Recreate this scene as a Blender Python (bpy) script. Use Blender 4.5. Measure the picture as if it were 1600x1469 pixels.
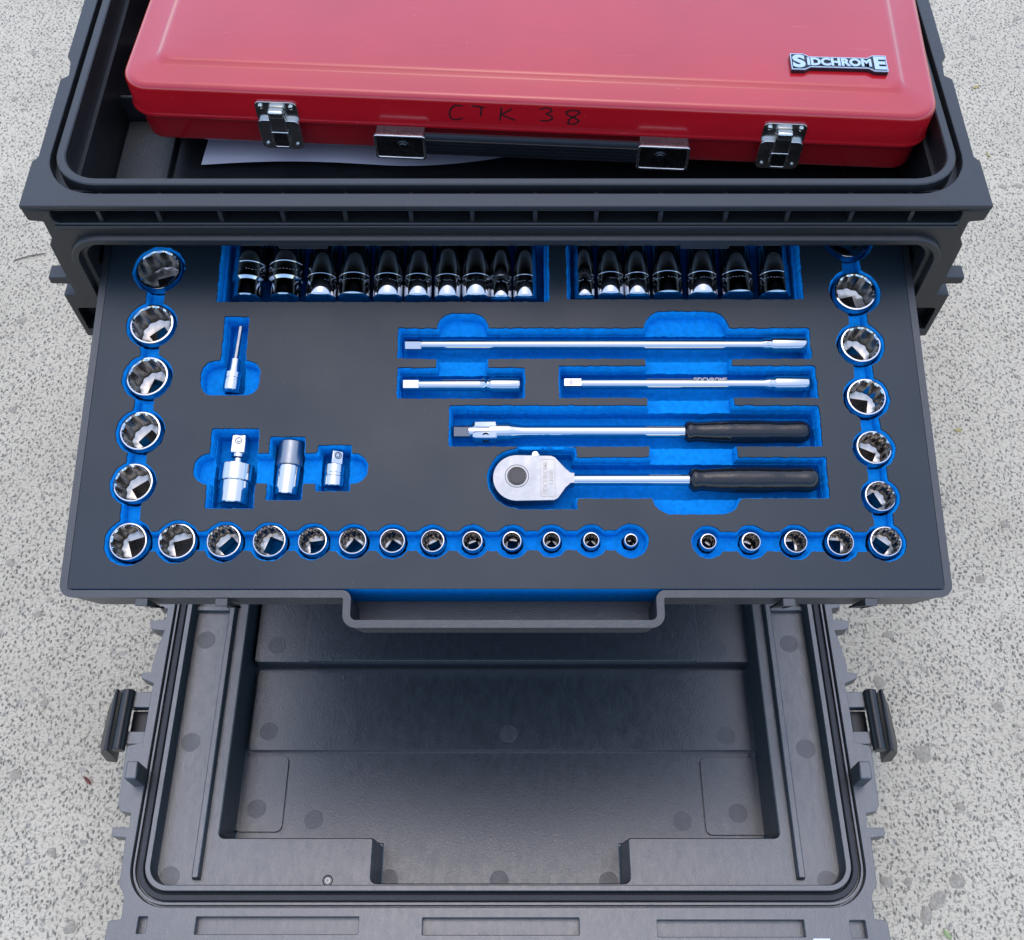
import bpy, bmesh, math, random
import numpy as np
from mathutils import Vector, Matrix
from mathutils.geometry import delaunay_2d_cdt
R_ = math.radians
for o in list(bpy.data.objects): bpy.data.objects.remove(o)
sc = bpy.context.scene
col = sc.collection
random.seed(7); rng = np.random.RandomState(7)

# ------------------------------------------------------------------ camera, sky, sun, exposure
PITCH = R_(59.7); FPX = 1677.0; CX, CY = 800.0, 734.5
CAM = np.array([0.004, -0.509, 1.025])
cd = bpy.data.cameras.new('Camera'); cam = bpy.data.objects.new('Camera', cd); col.objects.link(cam)
cam.location = CAM; cam.rotation_euler = (R_(90) - PITCH, 0, 0)
cd.sensor_fit = 'HORIZONTAL'; cd.sensor_width = 36.0; cd.lens = 36.0 * FPX / 1600.0
cd.clip_start = 0.01; cd.clip_end = 500
sc.camera = cam

SUN_EL, SUN_AZ = R_(78), R_(-8)      # azimuth measured from +Y (beyond the chest) towards +X
w = bpy.data.worlds.new('World'); sc.world = w; w.use_nodes = True
nt = w.node_tree; nt.nodes.clear()
out = nt.nodes.new('ShaderNodeOutputWorld'); bg = nt.nodes.new('ShaderNodeBackground')
sky = nt.nodes.new('ShaderNodeTexSky'); sky.sky_type = 'NISHITA'; sky.sun_disc = False
sky.sun_elevation = SUN_EL; sky.sun_rotation = SUN_AZ
sky.air_density = 1.0; sky.dust_density = 1.2; sky.ozone_density = 1.0
hs = nt.nodes.new('ShaderNodeHueSaturation'); hs.inputs['Saturation'].default_value = 1.12
nt.links.new(sky.outputs[0], hs.inputs['Color']); nt.links.new(hs.outputs[0], bg.inputs[0])
bg.inputs[1].default_value = 0.15
nt.links.new(bg.outputs[0], out.inputs[0])
sd = bpy.data.lights.new('Sun', 'SUN'); sun = bpy.data.objects.new('Sun', sd); col.objects.link(sun)
sd.energy = 0.5; sd.angle = R_(125); sd.color = (1.0, 0.95, 0.88)
dirv = Vector((math.sin(SUN_AZ) * math.cos(SUN_EL), math.cos(SUN_AZ) * math.cos(SUN_EL), math.sin(SUN_EL)))
sun.rotation_euler = dirv.to_track_quat('Z', 'Y').to_euler(); sun.location = (0, 0, 3)
sc.view_settings.view_transform = 'Standard'; sc.view_settings.look = 'None'
sc.view_settings.gamma = 1.0; sc.view_settings.use_curve_mapping = False
sc.view_settings.exposure = 1.28
sc.render.engine = 'CYCLES'

# ------------------------------------------------------------------ measuring helpers (photo pixel -> point on a real plane)
FW = np.array([0, math.cos(PITCH), -math.sin(PITCH)]); UP = np.array([0, math.sin(PITCH), math.cos(PITCH)]); RT = np.array([1.0, 0, 0])
def ray(x, y): return FW + RT * ((x - CX) / FPX) - UP * ((y - CY) / FPX)
def on_plane(x, y, p0, n):
    d = ray(x, y); n = np.array(n); return CAM + d * (((np.array(p0) - CAM) @ n) / (d @ n))
def atz(x, y, z): return on_plane(x, y, (0, 0, z), (0, 0, 1))
DA = R_(12.3); DO = np.array([0.0, -0.2213, 0.3785])          # drawer: it tips forward on its runners
DD = np.array([0, math.cos(DA), math.sin(DA)]); DN = np.array([0, -math.sin(DA), math.cos(DA)])
def uv(x, y, w=0.0):
    P = on_plane(x, y, DO + DN * w, DN); q = P - DO; return np.array([q[0], q @ DD])
DM = Matrix.Translation(Vector(DO)) @ Matrix.Rotation(DA, 4, 'X')

# ------------------------------------------------------------------ materials
MATS = {}
def new_mat(name):
    m = bpy.data.materials.new(name); m.use_nodes = True; MATS[name] = m
    return m, m.node_tree, m.node_tree.nodes['Principled BSDF']
def N(t, k, **kw):
    n = t.nodes.new(k)
    for a, b in kw.items(): setattr(n, a, b)
    return n
def ramp(t, src, stops):
    r = N(t, 'ShaderNodeValToRGB'); e = r.color_ramp.elements
    while len(e) < len(stops): e.new(0.5)
    for i, (p, c) in enumerate(stops):
        e[i].position = p; e[i].color = c if len(c) == 4 else (*c, 1)
    t.links.new(src, r.inputs[0]); return r
def mixc(t, fac, a, b):
    m = N(t, 'ShaderNodeMix', data_type='RGBA')
    for s, v in ((0, fac), (6, a), (7, b)):
        if hasattr(v, 'links') or isinstance(v, bpy.types.NodeSocket): t.links.new(v, m.inputs[s])
        else: m.inputs[s].default_value = v if s == 0 else (*v, 1)
    return m.outputs[2]
def noise(t, vec, scale, detail=3, rough=0.55):
    n = N(t, 'ShaderNodeTexNoise'); n.inputs['Scale'].default_value = scale; n.inputs['Detail'].default_value = detail
    n.inputs['Roughness'].default_value = rough; t.links.new(vec, n.inputs['Vector']); return n.outputs[0]
def mapping(t, vec, scale=(1, 1, 1), rot=(0, 0, 0)):
    m = N(t, 'ShaderNodeMapping'); m.inputs['Scale'].default_value = scale; m.inputs['Rotation'].default_value = rot
    t.links.new(vec, m.inputs[0]); return m.outputs[0]
def bump(t, b, h, strength, dist):
    n = N(t, 'ShaderNodeBump'); n.inputs['Strength'].default_value = strength; n.inputs['Distance'].default_value = dist
    t.links.new(h, n.inputs['Height']); t.links.new(n.outputs[0], b.inputs['Normal']); return n
def rough_var(t, b, vec, scale, lo, hi, detail=4):
    r = N(t, 'ShaderNodeMapRange'); t.links.new(noise(t, vec, scale, detail), r.inputs[0])
    r.inputs[1].default_value = 0.3; r.inputs[2].default_value = 0.7; r.inputs[3].default_value = lo; r.inputs[4].default_value = hi
    t.links.new(r.outputs[0], b.inputs['Roughness'])
def simple(name, c, rough, metal=0.0, var=0.0, scale=60, spec=0.5, coat=0.0, bscale=0, bstr=0.1, bdist=0.0003, rvar=0.0, rscale=40):
    m, t, b = new_mat(name)
    tc = N(t, 'ShaderNodeTexCoord').outputs['Object']
    b.inputs['Metallic'].default_value = metal; b.inputs['Roughness'].default_value = rough
    b.inputs['Specular IOR Level'].default_value = spec; b.inputs['Coat Weight'].default_value = coat
    b.inputs['Coat Roughness'].default_value = 0.05
    if var:
        lo = tuple(x * (1 - var) for x in c); hi = tuple(min(1, x * (1 + var)) for x in c)
        r = ramp(t, noise(t, tc, scale, 4), [(0.3, lo), (0.7, hi)]); t.links.new(r.outputs[0], b.inputs['Base Color'])
    else: b.inputs['Base Color'].default_value = (*c, 1)
    if rvar: rough_var(t, b, tc, rscale, rough - rvar, rough + rvar)
    if bscale: bump(t, b, noise(t, tc, bscale, 3), bstr, bdist)
    return m

# moulded structural-foam plastic: dark, swirled flow marks, fine grain
def plastic(name, c, rough, swirl, streak=(1, 1, 1), spec=0.8, ior=1.5, bk=0.30, rv=0.05):
    m, t, b = new_mat(name)
    tc = N(t, 'ShaderNodeTexCoord').outputs['Object']
    sv = mapping(t, tc, streak)
    sw = noise(t, sv, 120, 6, 0.65)
    dn = N(t, 'ShaderNodeTexNoise'); dn.inputs['Scale'].default_value = 330; dn.inputs['Detail'].default_value = 5
    dn.inputs['Distortion'].default_value = 2.2; t.links.new(sv, dn.inputs['Vector'])
    c0 = tuple(x * (1 - swirl) for x in c); c1 = tuple(x * (1 + swirl) for x in c)
    r = ramp(t, dn.outputs[0], [(0.32, c0), (0.68, c1)]); t.links.new(r.outputs[0], b.inputs['Base Color'])
    rr = N(t, 'ShaderNodeMapRange'); t.links.new(sw, rr.inputs[0])
    rr.inputs[1].default_value = 0.3; rr.inputs[2].default_value = 0.7; rr.inputs[3].default_value = rough - rv * .6; rr.inputs[4].default_value = rough + rv
    t.links.new(rr.outputs[0], b.inputs['Roughness'])
    mx = N(t, 'ShaderNodeMath', operation='ADD'); t.links.new(dn.outputs[0], mx.inputs[0]); t.links.new(noise(t, tc, 900, 2), mx.inputs[1])
    bump(t, b, mx.outputs[0], bk, 0.0005)
    b.inputs['Specular IOR Level'].default_value = spec; b.inputs['IOR'].default_value = ior
    return m
plastic('chest_plastic', (0.0105, 0.0115, 0.0125), 0.40, 0.25, spec=0.62, ior=1.5)
plastic('cover_plastic', (0.0170, 0.0235, 0.0275), 0.32, 0.25, (1.6, 0.6, 1), 1.0, 1.64, 0.26, 0.06)
plastic('drawer_plastic', (0.016, 0.018, 0.020), 0.42, 0.2, spec=0.9, ior=1.5)
simple('dark_plastic', (0.012, 0.013, 0.015), 0.35, var=0.2, bscale=400, bstr=0.1)
simple('gasket_rubber', (0.018, 0.019, 0.021), 0.55, var=0.2)
plastic('mark_plastic', (0.024, 0.026, 0.028), 0.42, 0.15, spec=1.0, ior=1.58)

m, t, b = new_mat('foam_top')
tc = N(t, 'ShaderNodeTexCoord').outputs['Object']
r = ramp(t, noise(t, tc, 9, 3), [(0.3, (0.009, 0.016, 0.022)), (0.7, (0.012, 0.020, 0.027))]); 
scr = N(t, 'ShaderNodeTexNoise'); scr.inputs['Scale'].default_value = 1.0; scr.inputs['Detail'].default_value = 2
t.links.new(mapping(t, tc, (900, 60, 1), (0, 0, 0.7)), scr.inputs['Vector'])
sr = ramp(t, scr.outputs[0], [(0.74, (0, 0, 0)), (0.80, (1, 1, 1))])
spk = N(t, 'ShaderNodeTexVoronoi'); spk.inputs['Scale'].default_value = 60; t.links.new(tc, spk.inputs['Vector'])
sp = ramp(t, spk.outputs['Distance'], [(0.0, (1, 1, 1)), (0.028, (0, 0, 0))])
mulf = N(t, 'ShaderNodeMath', operation='MULTIPLY'); t.links.new(sr.outputs[0], mulf.inputs[0]); mulf.inputs[1].default_value = 0.30
c1 = mixc(t, mulf.outputs[0], (0, 0, 0), (0.12, 0.13, 0.14)); t.links.new(r.outputs[0], t.nodes[-1].inputs[6])
mulg = N(t, 'ShaderNodeMath', operation='MULTIPLY'); t.links.new(sp.outputs[0], mulg.inputs[0]); mulg.inputs[1].default_value = 0.7
c2 = mixc(t, mulg.outputs[0], c1, (0.20, 0.21, 0.22)); t.links.new(c2, b.inputs['Base Color'])
rough_var(t, b, tc, 14, 0.36, 0.46); b.inputs['Specular IOR Level'].default_value = 0.42
bump(t, b, noise(t, tc, 900, 2), 0.16, 0.0003)

m, t, b = new_mat('foam_blue')
tc = N(t, 'ShaderNodeTexCoord').outputs['Object']
r = ramp(t, noise(t, tc, 260, 4), [(0.3, (0.001, 0.190, 0.53)), (0.7, (0.002, 0.262, 0.72))]); t.links.new(r.outputs[0], b.inputs['Base Color'])
b.inputs['Roughness'].default_value = 0.7; b.inputs['Specular IOR Level'].default_value = 0.06; bump(t, b, noise(t, tc, 700, 3), 0.5, 0.0006)

simple('chrome', (0.57, 0.57, 0.58), 0.075, 1.0, rvar=0.03, rscale=90, bscale=35, bstr=0.03, bdist=0.0006)
simple('chrome_inner', (0.52, 0.48, 0.43), 0.24, 1.0, rvar=0.05, rscale=160, bscale=250, bstr=0.15, bdist=0.0003)
simple('chrome_satin', (0.26, 0.278, 0.305), 0.32, 1.0, rvar=0.06, rscale=120, bscale=600, bstr=0.08, bdist=0.0002)
simple('black_steel', (0.035, 0.035, 0.037), 0.35, 0.3, var=0.2)
simple('nickel', (0.70, 0.68, 0.63), 0.24, 1.0, rvar=0.07, rscale=130, bscale=300, bstr=0.12, bdist=0.0004)
simple('nickel_dark', (0.20, 0.20, 0.20), 0.25, 1.0, rvar=0.08, rscale=200)
simple('grip_rubber', (0.008, 0.008, 0.009), 0.13, bscale=70, bstr=0.35, bdist=0.002, rvar=0.04)
simple('marker_ink', (0.012, 0.008, 0.010), 0.45)
simple('badge_black', (0.008, 0.009, 0.011), 0.25)
simple('badge_white', (0.46, 0.56, 0.63), 0.25, 0.2)
simple('paper', (0.62, 0.61, 0.66), 0.6, var=0.03, scale=20)
simple('stone', (0.32, 0.275, 0.205), 0.75, var=0.25, scale=350, bscale=500, bstr=0.4, bdist=0.0006)
simple('dry_leaf', (0.42, 0.33, 0.12), 0.7, var=0.3, scale=300)
simple('red_leaf', (0.16, 0.04, 0.03), 0.7, var=0.3, scale=300)
simple('green_leaf', (0.30, 0.36, 0.14), 0.6, var=0.3, scale=300)
simple('twig', (0.16, 0.13, 0.10), 0.8, var=0.3, scale=300)
simple('white_scrap', (0.75, 0.76, 0.78), 0.5)

m, t, b = new_mat('red_paint')
tc = N(t, 'ShaderNodeTexCoord').outputs['Object']
r = ramp(t, noise(t, tc, 14, 3), [(0.3, (0.42, 0.0055, 0.011)), (0.7, (0.47, 0.007, 0.013))])
vs = N(t, 'ShaderNodeTexVoronoi'); vs.inputs['Scale'].default_value = 110; vs.inputs['Randomness'].default_value = 1; t.links.new(tc, vs.inputs['Vector'])
dust = ramp(t, vs.outputs['Distance'], [(0.0, (1, 1, 1)), (0.05, (0, 0, 0))])
gate = ramp(t, vs.outputs['Color'], [(0.62, (0, 0, 0)), (0.66, (1, 1, 1))])
mm = N(t, 'ShaderNodeMath', operation='MULTIPLY'); t.links.new(dust.outputs[0], mm.inputs[0]); t.links.new(gate.outputs[0], mm.inputs[1])
m2 = N(t, 'ShaderNodeMath', operation='MULTIPLY'); t.links.new(mm.outputs[0], m2.inputs[0]); m2.inputs[1].default_value = 0.45
t.links.new(mixc(t, m2.outputs[0], r.outputs[0], (0.75, 0.55, 0.55)), b.inputs['Base Color'])
rough_var(t, b, tc, 25, 0.16, 0.24)
sn = N(t, 'ShaderNodeTexNoise'); sn.inputs['Scale'].default_value = 1.0; sn.inputs['Detail'].default_value = 3
t.links.new(mapping(t, tc, (26, 700, 20), (0, 0, 0.35)), sn.inputs['Vector'])
sk = ramp(t, sn.outputs[0], [(0.70, (0, 0, 0)), (0.78, (1, 1, 1))])
sq_ = N(t, 'ShaderNodeMath', operation='MULTIPLY'); t.links.new(sk.outputs[0], sq_.inputs[0]); sq_.inputs[1].default_value = 0.10
src = b.inputs['Base Color'].links[0].from_socket
t.links.new(mixc(t, sq_.outputs[0], src, (0.8, 0.55, 0.5)), b.inputs['Base Color']); b.inputs['Coat Weight'].default_value = 0.7; b.inputs['Coat Roughness'].default_value = 0.08
bump(t, b, noise(t, tc, 22, 2), 0.05, 0.002)

# exposed-aggregate concrete
m, t, b = new_mat('concrete')
tc = N(t, 'ShaderNodeTexCoord').outputs['Object']
wv = N(t, 'ShaderNodeTexNoise'); wv.inputs['Scale'].default_value = 130; wv.inputs['Detail'].default_value = 3; t.links.new(tc, wv.inputs['Vector'])
ad = N(t, 'ShaderNodeVectorMath', operation='MULTIPLY_ADD'); t.links.new(wv.outputs['Color'], ad.inputs[0]); ad.inputs[1].default_value = (0.006, 0.006, 0.0); t.links.new(tc, ad.inputs[2])
def grains(scale, pick, size, stretch, rot):
    v = N(t, 'ShaderNodeTexVoronoi'); v.inputs['Scale'].default_value = scale; v.voronoi_dimensions = '2D'
    t.links.new(mapping(t, ad.outputs[0], stretch, (0, 0, rot)), v.inputs['Vector'])
    g = ramp(t, v.outputs['Color'], [(pick, (0, 0, 0)), (pick + 0.03, (1, 1, 1))])
    s = ramp(t, v.outputs['Distance'], [(size, (1, 1, 1)), (size + 0.10, (0, 0, 0))])
    k = N(t, 'ShaderNodeMath', operation='MULTIPLY'); t.links.new(g.outputs[0], k.inputs[0]); t.links.new(s.outputs[0], k.inputs[1])
    return k.outputs[0], v
g1, v1 = grains(240, 0.48, 0.19, (1, 0.60, 1), 0.6)
g3, v3 = grains(95, 0.80, 0.18, (1, 0.7, 1), 0.2)
def flecks(scale, lo, hi, rot, st):
    n = noise(t, mapping(t, tc, st, (0, 0, rot)), scale, 3, 0.55); return ramp(t, n, [(lo, (0, 0, 0)), (hi, (1, 1, 1))]).outputs[0]
f1 = flecks(310, 0.535, 0.63, 0.5, (1, .65, 1)); f2 = flecks(480, 0.53, 0.63, -0.6, (.6, 1, 1)); f3 = flecks(230, 0.60, 0.72, 1.2, (1, 1, 1)); f4 = flecks(380, 0.57, 0.70, 2.0, (1, .8, 1))
base = ramp(t, noise(t, tc, 6, 5, 0.6), [(0.3, (0.500, 0.428, 0.312)), (0.7, (0.620, 0.535, 0.398))])
def scaled(s, k):
    q = N(t, 'ShaderNodeMath', operation='MULTIPLY'); t.links.new(s, q.inputs[0]); q.inputs[1].default_value = k; return q.outputs[0]
patch = ramp(t, noise(t, tc, 22, 3), [(0.35, (0.75, 0.75, 0.75)), (0.7, (1, 1, 1))]).outputs[0]
def by(a_, b_):
    q = N(t, 'ShaderNodeMath', operation='MULTIPLY'); t.links.new(a_, q.inputs[0]); t.links.new(b_, q.inputs[1]); return q.outputs[0]
c = mixc(t, scaled(f4, 0.60), base.outputs[0], (0.66, 0.585, 0.455))
c = mixc(t, scaled(f3, 0.45), c, (0.36, 0.30, 0.22))
c = mixc(t, by(scaled(f2, 0.70), patch), c, (0.19, 0.165, 0.125))
c = mixc(t, by(scaled(f1, 0.74), patch), c, (0.16, 0.140, 0.108))
c = mixc(t, by(scaled(g1, 0.90), patch), c, (0.115, 0.104, 0.088))
c = mixc(t, scaled(g3, 0.55), c, (0.26, 0.235, 0.20))
t.links.new(c, b.inputs['Base Color']); b.inputs['Roughness'].default_value = 0.88; b.inputs['Specular IOR Level'].default_value = 0.25
hsum = N(t, 'ShaderNodeMath', operation='ADD'); t.links.new(noise(t, tc, 320, 4), hsum.inputs[0]); t.links.new(scaled(g1, -0.5), hsum.inputs[1])
bump(t, b, hsum.outputs[0], 0.45, 0.0015)

# ------------------------------------------------------------------ mesh helpers
def finish(name, verts, faces, mat, parent=None, bevel=0.0, ang=32, segs=2, recalc=True):
    me = bpy.data.meshes.new(name); me.from_pydata([tuple(map(float, v)) for v in verts], [], faces)
    bm = bmesh.new(); bm.from_mesh(me)
    if recalc: bmesh.ops.recalc_face_normals(bm, faces=bm.faces)
    lim = R_(ang)
    for f in bm.faces: f.smooth = True
    for e in bm.edges:
        if len(e.link_faces) != 2 or e.calc_face_angle(0) > lim: e.smooth = False
    bm.to_mesh(me); bm.free()
    return link(name, me, mat, parent, bevel, segs)
def link(name, me, mat, parent=None, bevel=0.0, segs=2):
    o = bpy.data.objects.new(name, me); col.objects.link(o)
    if isinstance(mat, str) and not me.materials: me.materials.append(MATS[mat])
    if parent: o.parent = parent
    if bevel:
        md = o.modifiers.new('bevel', 'BEVEL'); md.width = bevel; md.segments = segs; md.limit_method = 'ANGLE'; md.angle_limit = R_(35)
    return o
def tag(o, label=None, cat=None, group=None, kind=None):
    for k, v in (('label', label), ('category', cat), ('group', group), ('kind', kind)):
        if v: o[k] = v
    return o
def empty(name, M=None):
    o = bpy.data.objects.new(name, None); col.objects.link(o); o.empty_display_size = 0.02
    if M is not None: o.matrix_world = M
    return o
class MB:
    def __init__(s): s.v = []; s.f = []
    def add(s, v, f): n = len(s.v); s.v += [tuple(p) for p in v]; s.f += [tuple(i + n for i in q) for q in f]; return s
    def box(s, x0, x1, y0, y1, z0, z1, M=None):
        v = [(x0, y0, z0), (x1, y0, z0), (x1, y1, z0), (x0, y1, z0), (x0, y0, z1), (x1, y0, z1), (x1, y1, z1), (x0, y1, z1)]
        if M is not None: v = [tuple(M @ Vector(p)) for p in v]
        return s.add(v, [(0, 3, 2, 1), (4, 5, 6, 7), (0, 1, 5, 4), (1, 2, 6, 5), (2, 3, 7, 6), (3, 0, 4, 7)])
    def lathe(s, prof, seg=32, axis='X', M=None, cap=True):
        v = []; f = []
        for a, r in prof:
            for i in range(seg):
                th = 2 * math.pi * i / seg; c, q = r * math.cos(th), r * math.sin(th)
                p = (a, c, q) if axis == 'X' else ((c, a, q) if axis == 'Y' else (c, q, a))
                v.append(tuple(M @ Vector(p)) if M is not None else p)
        n = len(prof)
        for k in range(n - 1):
            for i in range(seg):
                j = (i + 1) % seg; f.append((k * seg + i, k * seg + j, (k + 1) * seg + j, (k + 1) * seg + i))
        if cap: f.append(tuple(range(seg))[::-1]); f.append(tuple((n - 1) * seg + i for i in range(seg)))
        return s.add(v, f)
    def loops(s, rings, cap0=True, cap1=True):
        m_ = len(rings[0]); v = [p for r in rings for p in r]; f = []
        for k in range(len(rings) - 1):
            for i in range(m_):
                j = (i + 1) % m_; f.append((k * m_ + i, k * m_ + j, (k + 1) * m_ + j, (k + 1) * m_ + i))
        if cap0: f.append(tuple(range(m_))[::-1])
        if cap1: f.append(tuple((len(rings) - 1) * m_ + i for i in range(m_)))
        return s.add(v, f)
    def tube(s, pts, r, seg=10):
        rings = []
        pts = [Vector(p) for p in pts]; up = Vector((0, 0, 1))
        for i, p in enumerate(pts):
            d = (pts[min(i + 1, len(pts) - 1)] - pts[max(i - 1, 0)]).normalized()
            a = d.cross(up); a = a.normalized() if a.length > 1e-4 else Vector((1, 0, 0)); c = d.cross(a)
            rings.append([tuple(p + a * r * math.cos(2 * math.pi * k / seg) + c * r * math.sin(2 * math.pi * k / seg)) for k in range(seg)])
        return s.loops(rings)
    def build(s, name, mat, parent=None, **k): return finish(name, s.v, s.f, mat, parent, **k)

def rr(x0, x1, y0, y1, r, n=8):
    r = max(r, 1e-5); P = []
    for cx, cy, a0 in ((x1 - r, y0 + r, -90), (x1 - r, y1 - r, 0), (x0 + r, y1 - r, 90), (x0 + r, y0 + r, 180)):
        for i in range(n + 1):
            a = R_(a0 + 90 * i / n); P.append((cx + r * math.cos(a), cy + r * math.sin(a)))
    return P
def cdt(loops_, fill_inside=True):
    """triangulate first loop minus the others; returns pts, tris"""
    pts = []; ed = []
    for L in loops_:
        n = len(pts); pts += [Vector((p[0], p[1])) for p in L]; ed += [(n + i, n + (i + 1) % len(L)) for i in range(len(L))]
    V, E_, F_, ov, oe, of = delaunay_2d_cdt(pts, ed, [], 0, 1e-7)
    def inside(p, L):
        c = False; j = len(L) - 1
        for i in range(len(L)):
            if (L[i][1] > p[1]) != (L[j][1] > p[1]) and p[0] < (L[j][0] - L[i][0]) * (p[1] - L[i][1]) / (L[j][1] - L[i][1]) + L[i][0]: c = not c
            j = i
        return c
    T = []
    for f in F_:
        c = (V[f[0]] + V[f[1]] + V[f[2]]) / 3
        if inside(c, loops_[0]) and not any(inside(c, L) for L in loops_[1:]): T.append(tuple(f))
    return [tuple(v) for v in V], T
def plate(outer, holes, z0, z1, xf=lambda p: p):
    """extruded plate with holes"""
    V, T = cdt([outer] + holes); n = len(V); mb = MB()
    mb.add([xf((x, y, z1)) for x, y in V], T); mb.add([xf((x, y, z0)) for x, y in V], [t_[::-1] for t_ in T])
    for L in [outer] + holes:
        k = len(L); mb.add([xf((x, y, z0)) for x, y in L] + [xf((x, y, z1)) for x, y in L], [(i, (i + 1) % k, k + (i + 1) % k, k + i) for i in range(k)])
    bm = bmesh.new(); vs = [bm.verts.new(p) for p in mb.v]
    for f in mb.f:
        try: bm.faces.new([vs[i] for i in f])
        except ValueError: pass
    bmesh.ops.remove_doubles(bm, verts=bm.verts, dist=1e-6)
    me = bpy.data.meshes.new('tmp'); bm.to_mesh(me); bm.free()
    r = MB(); r.v = [tuple(v.co) for v in me.vertices]; r.f = [tuple(p.vertices) for p in me.polygons]; bpy.data.meshes.remove(me)
    return r
XZ = lambda p: (p[0], -p[2], p[1])       # draw in (x,z); thickness towards -y

# signed-distance relief: grid + marching squares + constrained triangulation
class Grid:
    def __init__(s, x0, x1, y0, y1, h):
        s.x = np.arange(x0, x1 + h * .5, h); s.y = np.arange(y0, y1 + h * .5, h); s.h = h
        s.X, s.Y = np.meshgrid(s.x, s.y, indexing='ij')
    def circle(s, c, r): return np.hypot(s.X - c[0], s.Y - c[1]) - r
    def box(s, x0, x1, y0, y1, r=0.001):
        cx, cy, hx, hy = (x0 + x1) / 2, (y0 + y1) / 2, abs(x1 - x0) / 2, abs(y1 - y0) / 2
        qx = np.abs(s.X - cx) - hx + r; qy = np.abs(s.Y - cy) - hy + r
        return np.hypot(np.maximum(qx, 0), np.maximum(qy, 0)) + np.minimum(np.maximum(qx, qy), 0) - r
    def seg(s, a, b, hw):
        a, b = np.array(a), np.array(b); d = b - a; L2 = d @ d
        tt = np.clip(((s.X - a[0]) * d[0] + (s.Y - a[1]) * d[1]) / L2, 0, 1)
        return np.hypot(s.X - a[0] - tt * d[0], s.Y - a[1] - tt * d[1]) - hw
    def contour(s, F, iso):
        G = F - iso; G = np.where(np.abs(G) < 1e-9, 1e-9, G); S = G < 0
        cnt = S[:-1, :-1].astype(int) + S[1:, :-1] + S[:-1, 1:] + S[1:, 1:]
        I, J = np.nonzero((cnt > 0) & (cnt < 4))
        ids = {}; P = []; ED = []
        def vert(i, j, d):
            k = (i, j, d)
            if k in ids: return ids[k]
            i2, j2 = (i + 1, j) if d == 0 else (i, j + 1)
            a, b_ = G[i, j], G[i2, j2]; q = min(max(a / (a - b_), 0.03), 0.97)
            P.append((s.x[i] + (s.x[i2] - s.x[i]) * q, s.y[j] + (s.y[j2] - s.y[j]) * q)); ids[k] = len(P) - 1; return ids[k]
        for i, j in zip(I.tolist(), J.tolist()):
            a, b_, c_, d_ = S[i, j], S[i + 1, j], S[i + 1, j + 1], S[i, j + 1]
            e = []
            if a != b_: e.append(vert(i, j, 0))
            if b_ != c_: e.append(vert(i + 1, j, 1))
            if c_ != d_: e.append(vert(i, j + 1, 0))
            if d_ != a: e.append(vert(i, j, 1))
            if len(e) == 2: ED.append((e[0], e[1]))
            elif len(e) == 4:
                if a: ED += [(e[0], e[3]), (e[1], e[2])]
                else: ED += [(e[0], e[1]), (e[2], e[3])]
        return P, ED
    def relief(s, contours, border, zb):
        """contours: list of (field, iso, z); border polygon at height zb"""
        pts = []; ed = []; zs = []
        n = len(border); pts += [Vector(p) for p in border]; zs += [zb] * n; ed += [(i, (i + 1) % n) for i in range(n)]
        for F, iso, z in contours:
            P, E_ = s.contour(F, iso); k = len(pts); pts += [Vector(p) for p in P]; zs += [z] * len(P); ed += [(a + k, b_ + k) for a, b_ in E_]
        V, E_, F_, ov, oe, of = delaunay_2d_cdt(pts, ed, [], 1, 1e-8)
        Z = [zs[o[0]] if o else zb for o in ov]
        return [(v.x, v.y, z) for v, z in zip(V, Z)], [tuple(f) for f in F_], Z

def text_mesh(txt, size, extrude=0.0, bold=0.0, align='LEFT'):
    cu = bpy.data.curves.new('txt', 'FONT'); cu.body = txt; cu.size = size; cu.extrude = extrude; cu.offset = bold; cu.align_x = align; cu.resolution_u = 4
    o = bpy.data.objects.new('txt', cu); col.objects.link(o); bpy.context.view_layer.update()
    me = bpy.data.meshes.new_from_object(o.evaluated_get(bpy.context.evaluated_depsgraph_get()))
    bpy.data.objects.remove(o); bpy.data.curves.remove(cu); me.materials.clear(); return me
ORD = ['first', 'second', 'third', 'fourth', 'fifth', 'sixth', 'seventh', 'eighth', 'ninth', 'tenth', 'eleventh', 'twelfth', 'thirteenth']

# ================================================================== SETTING
G = 60
gm = MB(); gm.add([(-G, -G, 0), (G, -G, 0), (G, G, 0), (-G, G, 0)], [(0, 1, 2, 3)])
ground = tag(gm.build('ground', 'concrete', recalc=False), 'pale exposed-aggregate concrete ground speckled with dark stone chips', kind='structure')
stones = [(53, 83, 11), (34, 501, 10), (82, 1332, 8), (41, 297, 9), (1375, 1067, 11), (1388, 992, 9), (1443, 1179, 13), (1466, 1407, 17), (1495, 1378, 12),
          (1419, 1378, 8), (1386, 1378, 9), (1590, 589, 9), (1588, 30, 10), (1567, 292, 9), (1590, 290, 10), (1448, 1432, 10), (20, 640, 8), (70, 1098, 7), (22, 155, 8),
          (1532, 905, 8), (1560, 1105, 9), (1500, 1260, 8), (25, 1210, 9), (60, 960, 8), (1570, 820, 8), (1520, 60, 8), (15, 880, 9), (110, 1450, 9)]
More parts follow.
